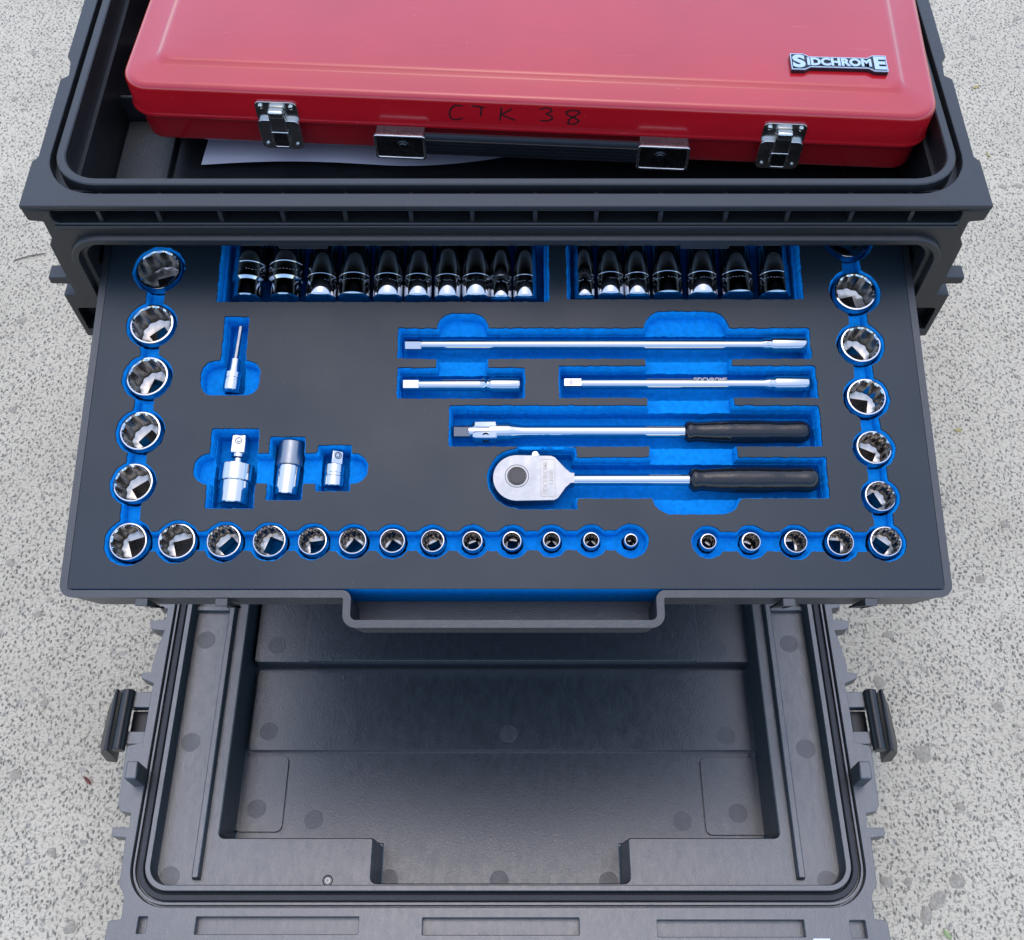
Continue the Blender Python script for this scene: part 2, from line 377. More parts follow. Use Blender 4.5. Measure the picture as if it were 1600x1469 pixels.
for x, y, rp in stones:
    P = atz(x, y, 0); r0 = rp * 0.00066; n = 9; ph = random.random() * 6; st = random.uniform(.6, 1)
    ring = []
    for i in range(n):
        a = 2 * math.pi * i / n; q = r0 * random.uniform(.75, 1.15); c_, s_ = q * math.cos(a), q * st * math.sin(a)
        ring.append((P[0] + c_ * math.cos(ph) - s_ * math.sin(ph), P[1] + c_ * math.sin(ph) + s_ * math.cos(ph)))
    mb = MB(); mb.loops([[(a, b_, -0.001) for a, b_ in ring], [(a, b_, 0.0004) for a, b_ in ring], [(P[0] + (a - P[0]) * .85, P[1] + (b_ - P[1]) * .85, 0.0007) for a, b_ in ring]], cap0=False)
    mb.build('stone', 'stone', ground)

# ================================================================== TOOL CHEST
chest = tag(empty('tool_chest'), 'black moulded plastic mobile tool chest with open top tray standing on the concrete', 'tool chest')
YB = 0.44
left = [(-.3228, 0), (-.3232, .0415), (-.3196, .0460), (-.3210, .124), (-.3160, .128), (-.3176, .143), (-.3212, .1485), (-.3226, .300), (-.318, .303), (-.318, .320), (-.3225, .325), (-.3228, YB)]
outl = [(-x, y) for x, y in left] + left[::-1]
GX0, GX1, GY0, GY1, GR = -.3115, .3115, .0115, .428, .037
plate(outl, [rr(GX0, GX1, GY0, GY1, GR)], .4962, .5000).build('top_flange', 'chest_plastic', chest, bevel=.0008)
def ringpts(o, z): return [(x, y, z) for x, y in rr(GX0 + o, GX1 - o, GY0 + o, GY1 - o, GR - min(o, GR - .004))]
mb = MB(); mb.loops([ringpts(-.0006, .4966), ringpts(.0002, .4900), ringpts(.0046, .4900), ringpts(.0052, .5022), ringpts(.0060, .5030), ringpts(.0105, .5030), ringpts(.0113, .5022), ringpts(.0125, .4700), ringpts(.0170, .4360)], cap0=False, cap1=False)
mb.build('tray_wall', 'chest_plastic', chest, ang=40, recalc=False)
MB().box(-.296, .296, .026, .415, .4330, .4362).build('tray_floor', 'dark_plastic', chest)
# raised pads and dividers in the tray, mirrored left and right
for sgn in (-1, 1):
    xs = sorted((sgn * .2945, sgn * .2536)); MB().box(xs[0], xs[1], .030, .148, .4355, .4405).build('tray_pad', 'chest_plastic', chest, bevel=.0015)
    xd = sorted((sgn * .296, sgn * .225))
    for yy in (.150, .212, .285, .355):
        MB().box(xd[0], xd[1], yy, yy + .003, .4355, .4612).build('tray_divider', 'drawer_plastic', chest, bevel=.0012)
# front frame, drawn in x/z
def mirror(half): return [(-x, z) for x, z in half] + half[::-1]
half = [(-.3225, .4960), (-.3215, .4862), (-.3120, .4850), (-.3122, .4690), (-.3160, .4620), (-.3165, .4285), (-.3300, .4280), (-.3300, .4215), (-.3165, .4210), (-.3165, .4095), (-.3255, .4088),
        (-.3245, .3600), (-.3165, .3590), (-.3165, .300), (-.330, .2995), (-.330, .292), (-.3165, .2915), (-.3165, .12), (-.326, .119), (-.326, .07), (-.3165, .069), (-.3165, .012)]
front_outer = mirror(half)
slot = rr(-.3045, .3045, .4834, .4952, .003, 4)
OPX, OPT, OPB = .2932, .4632, .040
opening = rr(-OPX, OPX, OPB, OPT, .014)
holes = [slot, opening]
for sgn in (-1, 1):
    xs = sorted((sgn * .3205, sgn * .3045)); holes.append(rr(xs[0], xs[1], .3680, .3935, .002, 3))
plate(front_outer, holes, -.012, 0, lambda p: (p[0], -p[2], p[1])).build('front_frame', 'chest_plastic', chest, bevel=.0008)
mb = MB(); mb.box(-.3060, .3060, .0165, .0185, .4800, .4962); mb.build('slot_back', 'dark_plastic', chest)
mb = MB(); mb.box(-.3060, .3060, .0122, .0165, .4800, .4834); mb.build('slot_sill', 'chest_plastic', chest)
for sgn in (-1, 1):
    xs = sorted((sgn * .3230, sgn * .3030)); MB().box(xs[0], xs[1], .0122, .0150, .3660, .3960).build('recess_back', 'dark_plastic', chest)
for px in (159, 251, 347, 444, 541, 643, 738, 836, 931, 1031, 1132, 1228, 1327, 1420):
    P = on_plane(px, 340, (0, .004, 0), (0, 1, 0)); x = P[0]
    MB().box(x - .0014, x + .0014, .0020, .0164, .4834, .4958).build('rib', 'chest_plastic', chest)
def xzring(o, y): return [(x, y, z) for x, z in rr(-OPX - o, OPX + o, OPB - o, OPT + o, .014 + max(o, -.01))]
mb = MB(); mb.loops([xzring(.0105, .0003), xzring(.0100, -.0042), xzring(.0092, -.0050), xzring(.0052, -.0050), xzring(.0045, -.0042), xzring(.0040, .0005)], cap0=False, cap1=False)
mb.build('frame_ridge', 'chest_plastic', chest, ang=40)
mb = MB(); mb.box(-.305, .305, -.0020, .0005, .4796, .4826); mb.build('front_bead', 'chest_plastic', chest, bevel=.0006)
# cabinet behind the frame
mb = MB()
mb.box(-.3150, -.2965, .0122, YB, .0300, .4830); mb.box(.2965, .3150, .0122, YB, .0300, .4830)
mb.box(-.2965, .2965, .4280, YB, .0300, .4830); mb.box(-.2965, .2965, .0122, .4280, .0300, .0380)
mb.build('cabinet_body', 'chest_plastic', chest)
for sgn in (-1, 1):
    for z in (.400, .330, .260, .190, .120):
        xs = sorted((sgn * .2964, sgn * .2860)); MB().box(xs[0], xs[1], .014, .40, z - .004, z).build('drawer_runner', 'dark_plastic', chest)
    xs = sorted((sgn * .2964, sgn * .2790)); MB().box(xs[0], xs[1], .045, .060, .4220, .4270).build('runner_stop', 'chest_plastic', chest, bevel=.0008)
    xs = sorted((sgn * .27, sgn * .20))
    for yy in (.05, .33): MB().box(xs[0], xs[1], yy, yy + .07, 0, .0298).build('foot', 'dark_plastic', chest, bevel=.003)
for px in (475, 1100):
    P = on_plane(px, 384, (0, .002, 0), (0, 1, 0)); MB().box(P[0] - .017, P[0] + .017, -.0015, .010, OPT - .0035, OPT + .002).build('drawer_stop', 'chest_plastic', chest, bevel=.001)

# ================================================================== DRAWER
drawer = tag(empty('drawer', DM), 'wide dark grey plastic drawer pulled out of the chest, tipping forward', 'drawer')
FWD, VB = .2875, .272
def drawer_path(o):
    """outline of the drawer rim at outward offset o (handle lip juts forward in the middle)"""
    hx0, hx1 = -.1015, .0985
    y0 = -.0007 - o; yh = -.0205 - o; xs = FWD + .0007 + o; r = .004 + o; rk = .006
    P = []
    def arc(cx, cy, rad, a0, a1, n=6):
        for i in range(n + 1):
            a = R_(a0 + (a1 - a0) * i / n); P.append((cx + rad * math.cos(a), cy + rad * math.sin(a)))
    arc(-xs + r, y0 + r, r, 180, 270)
    ro = max(rk - o, .0012); ri = rk * .6 + o
    arc(hx0 - o - ro, y0 - ro, ro, 90, 0)
    arc(hx0 - o + ri, yh + ri, ri, 180, 270)
    arc(hx1 + o - ri, yh + ri, ri, 270, 360)
    arc(hx1 + o + ro, y0 - ro, ro, 180, 90)
    arc(xs - r, y0 + r, r, 270, 360)
    arc(xs - r, VB + .004 + o - r, r, 0, 90); arc(-xs + r, VB + .004 + o - r, r, 90, 180)
    return P
RZ = -.0009
po, pi_ = drawer_path(.0050), drawer_path(0.0)
mb = MB()
V, T = cdt([po, pi_]); mb.add([(x, y, RZ) for x, y in V], T)
cxm = 0.0
def tp(P, k, z): return [(x * (1 - k), y + (k * .35 if y < .05 else -k * .2), z) for x, y in P]
mb.loops([[(x, y, RZ) for x, y in po], tp(po, .004, RZ - .010), tp(po, .012, -.046)], cap0=False, cap1=True)
mb.loops([[(x, y, RZ) for x, y in pi_], [(x, y, -.0445) for x, y in pi_]], cap0=False, cap1=True)
bm_o = mb.build('tray', 'drawer_plastic', drawer, ang=40)
for px in (221, 346, 1233, 1361):
    u = uv(px, 934, RZ)[0]
    mb = MB(); a, b_ = .0040, -.0071
    mb.loops([[(u - a, b_ + .001, z), (u + a, b_ + .001, z), (u + a, b_ - .0042 + q, z), (u - a, b_ - .0042 + q, z)] for z, q in ((RZ - .0002, 0), (-.036, .006))])
    mb.build('front_rib', 'drawer_plastic', drawer, bevel=.0006)

# ------------------------------------------------------------------ foam insert: every pocket cut as relief
foam = tag(empty('foam_insert', DM), 'black and blue two-layer foam insert with cut-out tool pockets filling the drawer', 'foam insert')
socks = [('L', 248, 420, 72, 82), ('L', 237, 506, 69, 80), ('L', 230, 588, 67, 80), ('L', 219, 673, 65, 78), ('L', 207.5, 754, 64, 74), ('L', 200, 846, 61, 76),
         ('F', 276, 845, 59, 70), ('F', 349.5, 845, 55, 66), ('F', 420.5, 845, 53, 64), ('F', 488, 845, 47, 60), ('F', 551, 845, 44.5, 58), ('F', 613, 845, 41, 57), ('F', 676, 845, 38.5, 56),
         ('F', 738, 845, 33.5, 55), ('F', 800, 845, 31.5, 55), ('F', 862, 844, 29, 54), ('F', 924, 844, 27, 54), ('F', 986, 844, 22.5, 56),
         ('G', 1107, 846, 27, 53), ('G', 1174, 846, 31.5, 55), ('G', 1243.5, 846, 38.5, 57), ('G', 1313.5, 847, 43.5, 60), ('R', 1384.5, 846, 50, 64), ('R', 1376, 775, 50.5, 62),
         ('R', 1366, 699, 57, 68), ('R', 1354, 620, 61.5, 74), ('R', 1345, 537, 63.5, 76), ('R', 1336, 455, 66, 81), ('R', 1324, 371, 70, 82)]
def pxscale(x, y): return (uv(x + 10, y)[0] - uv(x - 10, y)[0]) / 20
Gd = Grid(-.2871, .2871, .0006, VB - .0006, .00065)
def bpx(xl, yt, xr, yb, r=.0012, vmax=None):
    xm, ym = (xl + xr) / 2, (yt + yb) / 2
    return (uv(xl, ym)[0], uv(xr, ym)[0], uv(xm, yb)[1], vmax if vmax else uv(xm, yt)[1], r)
S1 = np.full_like(Gd.X, 1.0); S2 = np.full_like(Gd.X, 1.0); S3 = np.full_like(Gd.X, 1.0)
SPEC = []
for g, x, y, d, pd in socks:
    k = pxscale(x, y); c = uv(x, y, -.003); c0 = uv(x, y + 1, 0)
    SPEC.append((g, c, d * k / 2, x, y))
    S1 = np.minimum(S1, Gd.circle(c0, pd * k / 2)); S3 = np.minimum(S3, Gd.circle(c, d * k / 2 + .0030))
for i in list(range(0, 17)) + list(range(18, 28)):
    a, b_ = uv(*socks[i][1:3]), uv(*socks[i + 1][1:3]); S1 = np.minimum(S1, Gd.seg(a, b_, .0068))
tools = [bpx(345, 494, 385, 612, .0015), bpx(325, 669, 401, 795), bpx(418, 682, 475, 782), bpx(494, 695, 548, 768), bpx(621, 512, 1267, 561), bpx(620, 574, 821, 623),
         bpx(873, 571, 1277, 622), bpx(701, 633, 1283, 698), bpx(880, 714, 1294, 779)]
fing = [bpx(313, 563, 406, 618, .010), bpx(302, 708, 575, 756, .010), bpx(682, 489, 763, 605, .012), bpx(1012, 486, 1149, 804, .014)]
trays = [bpx(341, 390, 858, 472, .0012, VB - .004), bpx(885, 390, 1253, 468, .0012, VB - .004)]
for B in tools: q = Gd.box(*B); S1 = np.minimum(S1, q); S2 = np.minimum(S2, q)
for B in fing: S1 = np.minimum(S1, Gd.box(*B))
hc = uv(810, 747); hr = 49 * pxscale(810, 747)
for q in (Gd.circle(hc, hr), Gd.box(*bpx(806, 698, 902, 796))): S1 = np.minimum(S1, q); S2 = np.minimum(S2, q)
for B in trays: q = Gd.box(*B); S1 = np.minimum(S1, q); S3 = np.minimum(S3, q + .0012)
nz = np.zeros_like(Gd.X)
for k_, amp in ((3, .00020), (7, .00014)):      # rough hand-cut edge
    c_ = rng.randn(Gd.X.shape[0] // k_ + 3, Gd.X.shape[1] // k_ + 3)
    ii = np.arange(Gd.X.shape[0]) / k_; jj = np.arange(Gd.X.shape[1]) / k_
    i0 = ii.astype(int); j0 = jj.astype(int); fi = (ii - i0)[:, None]; fj = (jj - j0)[None, :]
    nz += amp * ((c_[i0][:, j0] * (1 - fi) + c_[i0 + 1][:, j0] * fi) * (1 - fj) + (c_[i0][:, j0 + 1] * (1 - fi) + c_[i0 + 1][:, j0 + 1] * fi) * fj)
S1 += nz; S2 = np.maximum(S2 + nz, S1); S3 = np.maximum(S3 + nz, S1)
ZB = -.0013
border = [(-FWD, 0), (FWD, 0), (FWD, VB), (-FWD, VB)]
fv, ff, fz = Gd.relief([(S1, 0, 0.0), (S1, -.00012, ZB), (S1, -.0011, -.0030), (S1, -.0017, -.0105), (S2, -.0021, -.0107), (S2, -.0026, -.0200), (S3, -.0021, -.0108), (S3, -.0025, -.0400)], border, 0.0)
def sub(pred):
    sel = [f for f in ff if pred(f)]; used = {}; V = []; F = []
    for f in sel:
        q = []
        for i in f:
            if i not in used: used[i] = len(V); V.append(fv[i])
            q.append(used[i])
        F.append(tuple(q))
    return V, F
isb = lambda f: min(fz[i] for i in f) >= ZB - 1e-6
V, F = sub(isb); finish('top_sheet', V, F, 'foam_top', foam, ang=25, recalc=False)
V, F = sub(lambda f: not isb(f)); o = finish('pocket_lining', V, F, 'foam_blue', foam, ang=50, recalc=False); o['label'] = 'bright blue foam walls and floors of the pockets'
mb = MB(); mb.add([(x, y, z) for z in (-.0430, ZB) for x, y in border], [(0, 1, 5, 4), (1, 2, 6, 5), (2, 3, 7, 6), (3, 0, 4, 7), (3, 2, 1, 0)])
mb.build('base_layer', 'foam_blue', foam)
mb = MB(); mb.add([(x, y, z) for z in (ZB, 0) for x, y in border], [(0, 1, 5, 4), (1, 2, 6, 5), (2, 3, 7, 6), (3, 0, 4, 7)]); mb.build('sheet_edge', 'foam_top', foam)

# ------------------------------------------------------------------ sockets standing in the foam
def socket_mesh(name, R, H, tw, twist):
    """ring, twelve-point mouth, square drive hole; mouth at local z=0"""
    seg = 48; ro = R; t_ = max(.0013, R * .12)
    star = []
    for i in range(seg):
        a = 2 * math.pi * i / seg + twist; ph = (i % 4); q = (R - t_) * (1.0 if ph == 0 else (.962 if ph in (1, 3) else .925)); star.append((q * math.cos(a), q * math.sin(a)))
    cir = [(math.cos(2 * math.pi * i / seg + twist), math.sin(2 * math.pi * i / seg + twist)) for i in range(seg)]
    L = lambda r, z: [(c * r, s * r, z) for c, s in cir]
    mb = MB()
    rings = [L(R * .88, -H), L(R * .96, -H + .0008), L(R * .96, -H * .62), L(R, -H * .55), L(R, -.0016), L(R - .0002, -.0004), L(R - .0005, 0), L(R - t_ * .80, .0001)]
    mb.loops(rings, cap0=False, cap1=False); n_out = len(mb.f)
    zf = -H * .58; sq = min(.0064, R * .52)
    inn = [L(R - t_ * .80, .0001), [(x, y, -.0009) for x, y in star], [(x, y, zf) for x, y in star]]
    def sqp(i, z):
        a = 2 * math.pi * i / seg; c_, s_ = math.cos(a), math.sin(a); k = sq / max(abs(c_), abs(s_)); x, y = c_ * k, s_ * k
        return (x * math.cos(twist + tw) - y * math.sin(twist + tw), x * math.sin(twist + tw) + y * math.cos(twist + tw), z)
    sh = int(round(tw / (2 * math.pi) * seg))
    rot = lambda Lp: Lp[-sh:] + Lp[:-sh] if sh else Lp
    inn += [L(R * .70, zf - .0012), [p for p in rot([sqp(i, zf - .0016) for i in range(seg)])], [p for p in rot([sqp(i, -H) for i in range(seg)])]]
    mb.loops(inn, cap0=False, cap1=R > .0118)
    me_o = finish(name, mb.v, mb.f, 'chrome', None, ang=28, recalc=True)
    me = me_o.data; me.materials.append(MATS['chrome_inner'])
    for p in me.polygons:
        if p.index >= n_out + seg: p.material_index = 1
    if R > .0118: me.materials.append(MATS['badge_black']); me.polygons[len(me.polygons) - 1].material_index = 2  # black floor across the drive hole, painted in for the shade inside it
    return me_o
cnt = {}
LAB = {'L': lambda i: 'tipped' }
for g, c, R, px, py in SPEC:
    i = cnt[g] = cnt.get(g, 0) + 1
    H = max(.028, min(.037, R * 2.6))
    s = socket_mesh('socket', R, H, random.choice((.2, .5, .8, 1.0)), random.random())
    s.matrix_world = DM @ Matrix.Translation((c[0], c[1], -.0030)) @ Matrix.Rotation(R_(random.uniform(-3, 3)), 4, 'X') @ Matrix.Rotation(R_(random.uniform(-2.5, 2.5)), 4, 'Y')
    if g == 'L':
        lab = 'large chrome socket standing in the left front corner of the foam' if i == 6 else ORD[i - 1] + ' chrome socket from the back in the left-hand column'
    elif g == 'F': lab = 'chrome socket, ' + ORD[i - 1] + ' right of the left corner socket in the front row' if i < 12 else 'smallest chrome socket, right end of the long front row'
    elif g == 'G': lab = ('small chrome socket, left end of the short front row at right', 'chrome socket, second from left in the short front row at right', 'chrome socket, third from left in the short front row at right', 'chrome socket just left of the right front corner socket')[i - 1]
    else:
        lab = 'chrome socket standing in the right front corner of the foam' if i == 1 else ('chrome socket half hidden under the chest frame, last of the right column' if i == 7 else 'chrome socket in the right-hand column, ' + ORD[i - 2] + ' behind the corner socket')
    tag(s, lab, 'socket', 'twelve-point sockets standing in the foam')

# ------------------------------------------------------------------ deep sockets lying in the two rear trays
def deep_socket(xc, wpx, ybot, idx, right, step):
    k = pxscale(xc, 440); R = wpx * k / 2 * 1.12; c = uv(xc, ybot - 1, -R); v0 = c[1]
    Lh = min(.066, VB - .010 - v0)
    root = empty('deep_socket', DM @ Matrix.Translation((c[0] * 1.0, v0, -R - .0015)) @ Matrix.Rotation(R_(random.uniform(-.8, .8)), 4, 'Z') @ Matrix.Rotation(R_((1.5 if not right and idx > 5 else -1.0) + random.uniform(-1.5, 1.5)), 4, 'X'))
    if step: prof = [(0, R * .80), (.0008, R * .86), (.0130, R * .86), (.0148, R), (.0250, R), (.0254, R * .97), (.0262, R * .97), (.0266, R), (Lh - .001, R), (Lh, R * .94)]
    else: prof = [(0, R * .90), (.0008, R * .99), (.001, R), (.0160, R), (.0163, R * .98), (.0168, R * .98), (.0171, R), (Lh * .55, R), (Lh * .6, R * .96), (Lh - .001, R * .96), (Lh, R * .9)]
    mb = MB(); mb.lathe(prof, 40, 'Y'); mb.build('body', 'chrome', root, ang=30)
    # engraved band: a ring of tiny raised marks
    mb = MB(); vb = .0205 if step else .0125; n = 34
    for q in range(n):
        a = 2 * math.pi * q / n
        if random.random() < .2: continue
        M = Matrix.Rotation(-a, 4, 'Y'); h = random.uniform(.0005, .0009); o_ = random.uniform(-.0003, .0003)
        mb.box(-.0007 * random.uniform(.5, 1), .0007 * random.uniform(.5, 1), vb - h + o_, vb + h + o_, R - .0003, R + .00018, M)
    mb.build('engraved_band', 'chrome', root)
    side = 'right' if right else 'left'
    end = idx == 0 or idx == (6 if right else 9)
    lab = 'chrome deep socket lying in the %s rear tray, %s from the left' % (side, ORD[idx])
    tag(root, lab, 'deep socket', 'deep sockets lying in the rear trays')
for i, (x, wd) in enumerate([(386, 49), (445, 52), (501, 44), (553, 48), (606, 44), (653, 41), (699, 39), (744, 42), (783, 31), (820, 35)]): deep_socket(x, wd, 470, i, False, i < 2)
for i, (x, wd) in enumerate([(914, 29), (954, 40), (996, 37), (1043, 46), (1098, 44), (1153, 48), (1211, 46)]): deep_socket(x, wd, 467, i, True, False)

# ------------------------------------------------------------------ bars and handles lying along the foam (local X = along the bar)
def tool_root(name, xl, xr, y, w, label, cat, group=None):
    a, b_ = uv(xl, y, w), uv(xr, y, w)
    M = DM @ Matrix.Translation((a[0], a[1], w)) @ Matrix.Rotation(math.atan2(b_[1] - a[1], b_[0] - a[0]), 4, 'Z')
    return tag(empty(name, M), label, cat, group), float(np.linalg.norm(b_ - a)), pxscale((xl + xr) / 2, y)
def square(root, x0, x1, hw, mat='chrome', rot=0.0, ball=True):
    M = Matrix.Rotation(rot, 4, 'X'); c = hw * .25
    sec = [(hw, -hw + c), (hw, hw - c), (hw - c, hw), (-hw + c, hw), (-hw, hw - c), (-hw, -hw + c), (-hw + c, -hw), (hw - c, -hw)]
    rg = lambda x, k: [tuple(M @ Vector((x, a * k, b_ * k))) for a, b_ in sec]
    mb = MB(); mb.loops([rg(x0, .88), rg(x0 + .0008, 1), rg(x1, 1)]); p = mb.build('drive_square', mat, root, ang=20)
    if ball:
        mb = MB(); xm = x0 + (x1 - x0) * .42
        mb.lathe([(hw - .0004, .0022), (hw + .0002, .0021), (hw + .00025, .0016), (hw - .0003, .0015)], 16, 'Z', Matrix.Translation((xm, 0, 0)), cap=False); mb.build('detent_ring', 'black_steel', p)
        mb = MB(); mb.lathe([(hw - .0004, .0014), (hw + .0004, .0011), (hw + .0007, .0005), (hw + .00075, .0001)], 16, 'Z', Matrix.Translation((xm, 0, 0))); mb.build('detent_ball', 'chrome', p)
def rod(root, name, prof, mat='chrome', seg=36, ang=30): mb = MB(); mb.lathe(prof, seg); return mb.build(name, mat, root, ang=ang)
EXT = 'extension bars in the foam'
def extension(xl, xr, y, sq_end, sh_r, neck, sock, sock_r, label, wz, ball, rot=0):
    root, L, k = tool_root('extension_bar', xl, xr, y, wz, label, 'extension bar', EXT)
    X = lambda px: (px - xl) * k
    square(root, 0, X(sq_end), sh_r * k * .86, rot=rot, ball=ball)
    rod(root, 'shaft', [(X(sq_end) - .0015, sh_r * k * .8), (X(sq_end) + .001, sh_r * k * 1.0), (X(neck), sh_r * k)])
    s = X(sock); rr_ = sock_r * k
    rod(root, 'socket_end', [(X(neck) - .0005, sh_r * k * .98), (X(neck) + .0015, sh_r * k * 1.12), (s - .0040, sh_r * k * 1.35), (s - .0022, rr_ * .80), (s - .0015, rr_ * .80), (s, rr_ * .97), (s + .0006, rr_), (L - .001, rr_), (L, rr_ * .92)])
    mb = MB(); mb.lathe([(L - .0002, rr_ * .62), (L + .0003, rr_ * .62)], 4); mb.build('drive_recess', 'black_steel', root)
    return root, k, L
extension(632, 1259, 539, 659, 8.8, 1195, 1212, 13.5, 'longest chrome extension bar, lying in the rear pocket of the foam', -.0085, False, .5)
extension(629, 812, 602, 655, 9.6, 752, 768, 12.2, 'short stubby chrome extension bar in the small pocket at left', -.0080, False, .15)
rt, k, L = extension(880, 1262, 600, 908, 8.8, 1196, 1214, 13.5, 'medium chrome extension bar with visible detent ball, in front of the longest', -.0085, True, 0)
me = text_mesh('SIDCHROME', .0042, .0, .0001); q = link('engraving', me, 'nickel_dark', rt)
me.transform(Matrix.Translation(((1085 - 880) * k, .0002, 8.8 * k + .00005)))

def grip(root, x0, x1, r, label=None):
    L = x1 - x0; prof = [(x0, r * .62), (x0 + .0012, r * .90), (x0 + .004, r * .97), (x0 + .007, r * .84), (x0 + .010, r * .84), (x0 + .016, r * .90), (x0 + L * .35, r), (x0 + L * .62, r * 1.0), (x0 + L * .74, r * .93), (x0 + L * .86, r * .95), (x1 - .006, r * .99), (x1 - .002, r * .9), (x1, r * .66)]
    # resample smoothly
    xs = np.linspace(x0, x1, 60); rs = np.interp(xs, [p[0] for p in prof], [p[1] for p in prof]); ker = np.ones(3) / 3; rs[1:-1] = np.convolve(rs, ker, 'valid')
    rod(root, 'grip', list(zip(xs, rs)), 'grip_rubber', 40, 60)
# flex-head breaker bar
root, L, k = tool_root('breaker_bar', 708, 1270, 675, -.0095, 'chrome breaker bar with hinged square head and black grip', 'breaker bar')
X = lambda px: (px - 708) * k
square(root, 0, X(735), 9.5 * k, 'nickel_dark', .3, False)
mb = MB(); mb.lathe([(X(731), 8 * k), (X(733), 11.0 * k), (X(768), 11.0 * k), (X(772), 8 * k)], 28); mb.build('hinge_tongue', 'chrome', root)
mb = MB()
for s_ in (-1, 1):
    pts = []
    ring = lambda x, w0, w1, h: [(x, s_ * w0, -h), (x, s_ * w1, -h * .75), (x, s_ * w1, h * .75), (x, s_ * w0, h)]
    mb.loops([ring(X(737), 3 * k, 13 * k, 9 * k), ring(X(744), 3 * k, 15.5 * k, 13.5 * k), ring(X(778), 3 * k, 15.5 * k, 14.5 * k)])
mb.build('fork', 'chrome', root, bevel=.0012)
rod(root, 'shaft', [(X(766), 14.6 * k), (X(796), 14.8 * k), (X(801), 13.2 * k), (X(812), 11.2 * k), (X(820), 10.2 * k), (X(1085), 10.2 * k)])
mb = MB(); mb.lathe([(-15.4 * k, 5.2 * k), (-15.9 * k, 5 * k), (-15.9 * k, 0.2 * k)], 24, 'Y', Matrix.Translation((X(760), 0, 0)), cap=False); mb.lathe([(15.4 * k, 5.2 * k), (15.9 * k, 5 * k), (15.9 * k, .2 * k)], 24, 'Y', Matrix.Translation((X(760), 0, 0)), cap=False); mb.build('hinge_pin', 'black_steel', root)
mb = MB(); Mt = Matrix.Translation((X(760), 0, 0)) @ Matrix.Rotation(R_(48), 4, 'X'); mb.lathe([(14.0 * k, 6.4 * k), (15.4 * k, 6.0 * k), (15.4 * k, 4.3 * k), (14.4 * k, 4.1 * k)], 24, 'Z', Mt, cap=False); mb.build('pin_ring', 'chrome', root)
mb = MB(); mb.lathe([(14.0 * k, 4.2 * k), (14.8 * k, 4.0 * k), (14.8 * k, .1 * k)], 24, 'Z', Mt, cap=False); mb.build('pin_cap', 'black_steel', root)
grip(root, X(1074), X(1271), 18.5 * k)
# ratchet
root, L, k = tool_root('ratchet_handle', 770, 1281, 750, -.0060, 'chrome ratchet handle with flat pear head and black grip, nearest the front row', 'ratchet')
X = lambda px: (px - 770) * k
hp = []
cxh, rh = X(808), 37.5 * k
for i in range(25):
    a = R_(90 + 180 * i / 24); hp.append((cxh + rh * 1.0 * math.cos(a), rh * math.sin(a)))
hp += [(X(866), -rh * .97), (X(872), -rh * .88), (X(884), -rh * .42), (X(892), -8.5 * k), (X(898), -8.2 * k), (X(898), 8.2 * k), (X(892), 8.5 * k), (X(884), rh * .42), (X(868), rh * .90), (X(862), rh * .97)]
plate(hp, [], -.0065, .0050).build('head', 'chrome_satin', root, bevel=.0012, segs=3)
rod(root, 'shaft', [(X(890), 8.4 * k), (X(900), 9.0 * k), (X(1088), 9.4 * k)])
ZT = .0050
mb = MB(); mb.lathe([(ZT - .0002, 19.0 * k), (ZT + .0001, 18.9 * k), (ZT + .0001, 17.9 * k), (ZT - .0002, 17.8 * k)], 40, 'Z', Matrix.Translation((cxh, .0012, 0)), cap=False); mb.build('cap_groove', 'black_steel', root)
mb = MB(); mb.lathe([(ZT - .0002, 15.5 * k), (ZT + .0002, 15.4 * k), (ZT + .0002, 13.6 * k), (ZT - .0001, 13.5 * k)], 40, 'Z', Matrix.Translation((cxh, .0012, 0)), cap=False); mb.build('cap_ring', 'badge_black', root)
mb = MB(); mb.lathe([(ZT - .0002, 13.4 * k), (ZT + .0004, 13.2 * k), (ZT + .0007, 12.5 * k), (ZT + .0007, .1 * k)], 40, 'Z', Matrix.Translation((cxh, .0012, 0)), cap=False); mb.build('cap_button', 'black_steel', root)
mb = MB(); mb.lathe([(-.006, .0031), (.0025, .0030), (.0034, .0020)], 20, 'Z', Matrix.Translation((X(837), rh + .0012, 0))); mb.build('selector_lever', 'chrome', root)
lab = rr(X(845), X(868), -31 * k, 31 * k, .0016, 4); lab2 = rr(X(845) + .0004, X(868) - .0004, -31 * k + .0004, 31 * k - .0004, .0013, 4)
plate(lab, [lab2], ZT - .0002, ZT + .00015).build('label_border', 'nickel_dark', root)
for txt, sz, px in (('SIDCHROME', .0043, 855.5), ('13008', .0042, 864.5)):
    me = text_mesh(txt, sz, .0001, .00003, 'CENTER'); me.transform(Matrix.Translation((X(px), 0, ZT + .00008)) @ Matrix.Rotation(R_(90), 4, 'Z')); link('engraved_text', me, 'nickel_dark', root)
grip(root, X(1079), X(1281), 20.5 * k)

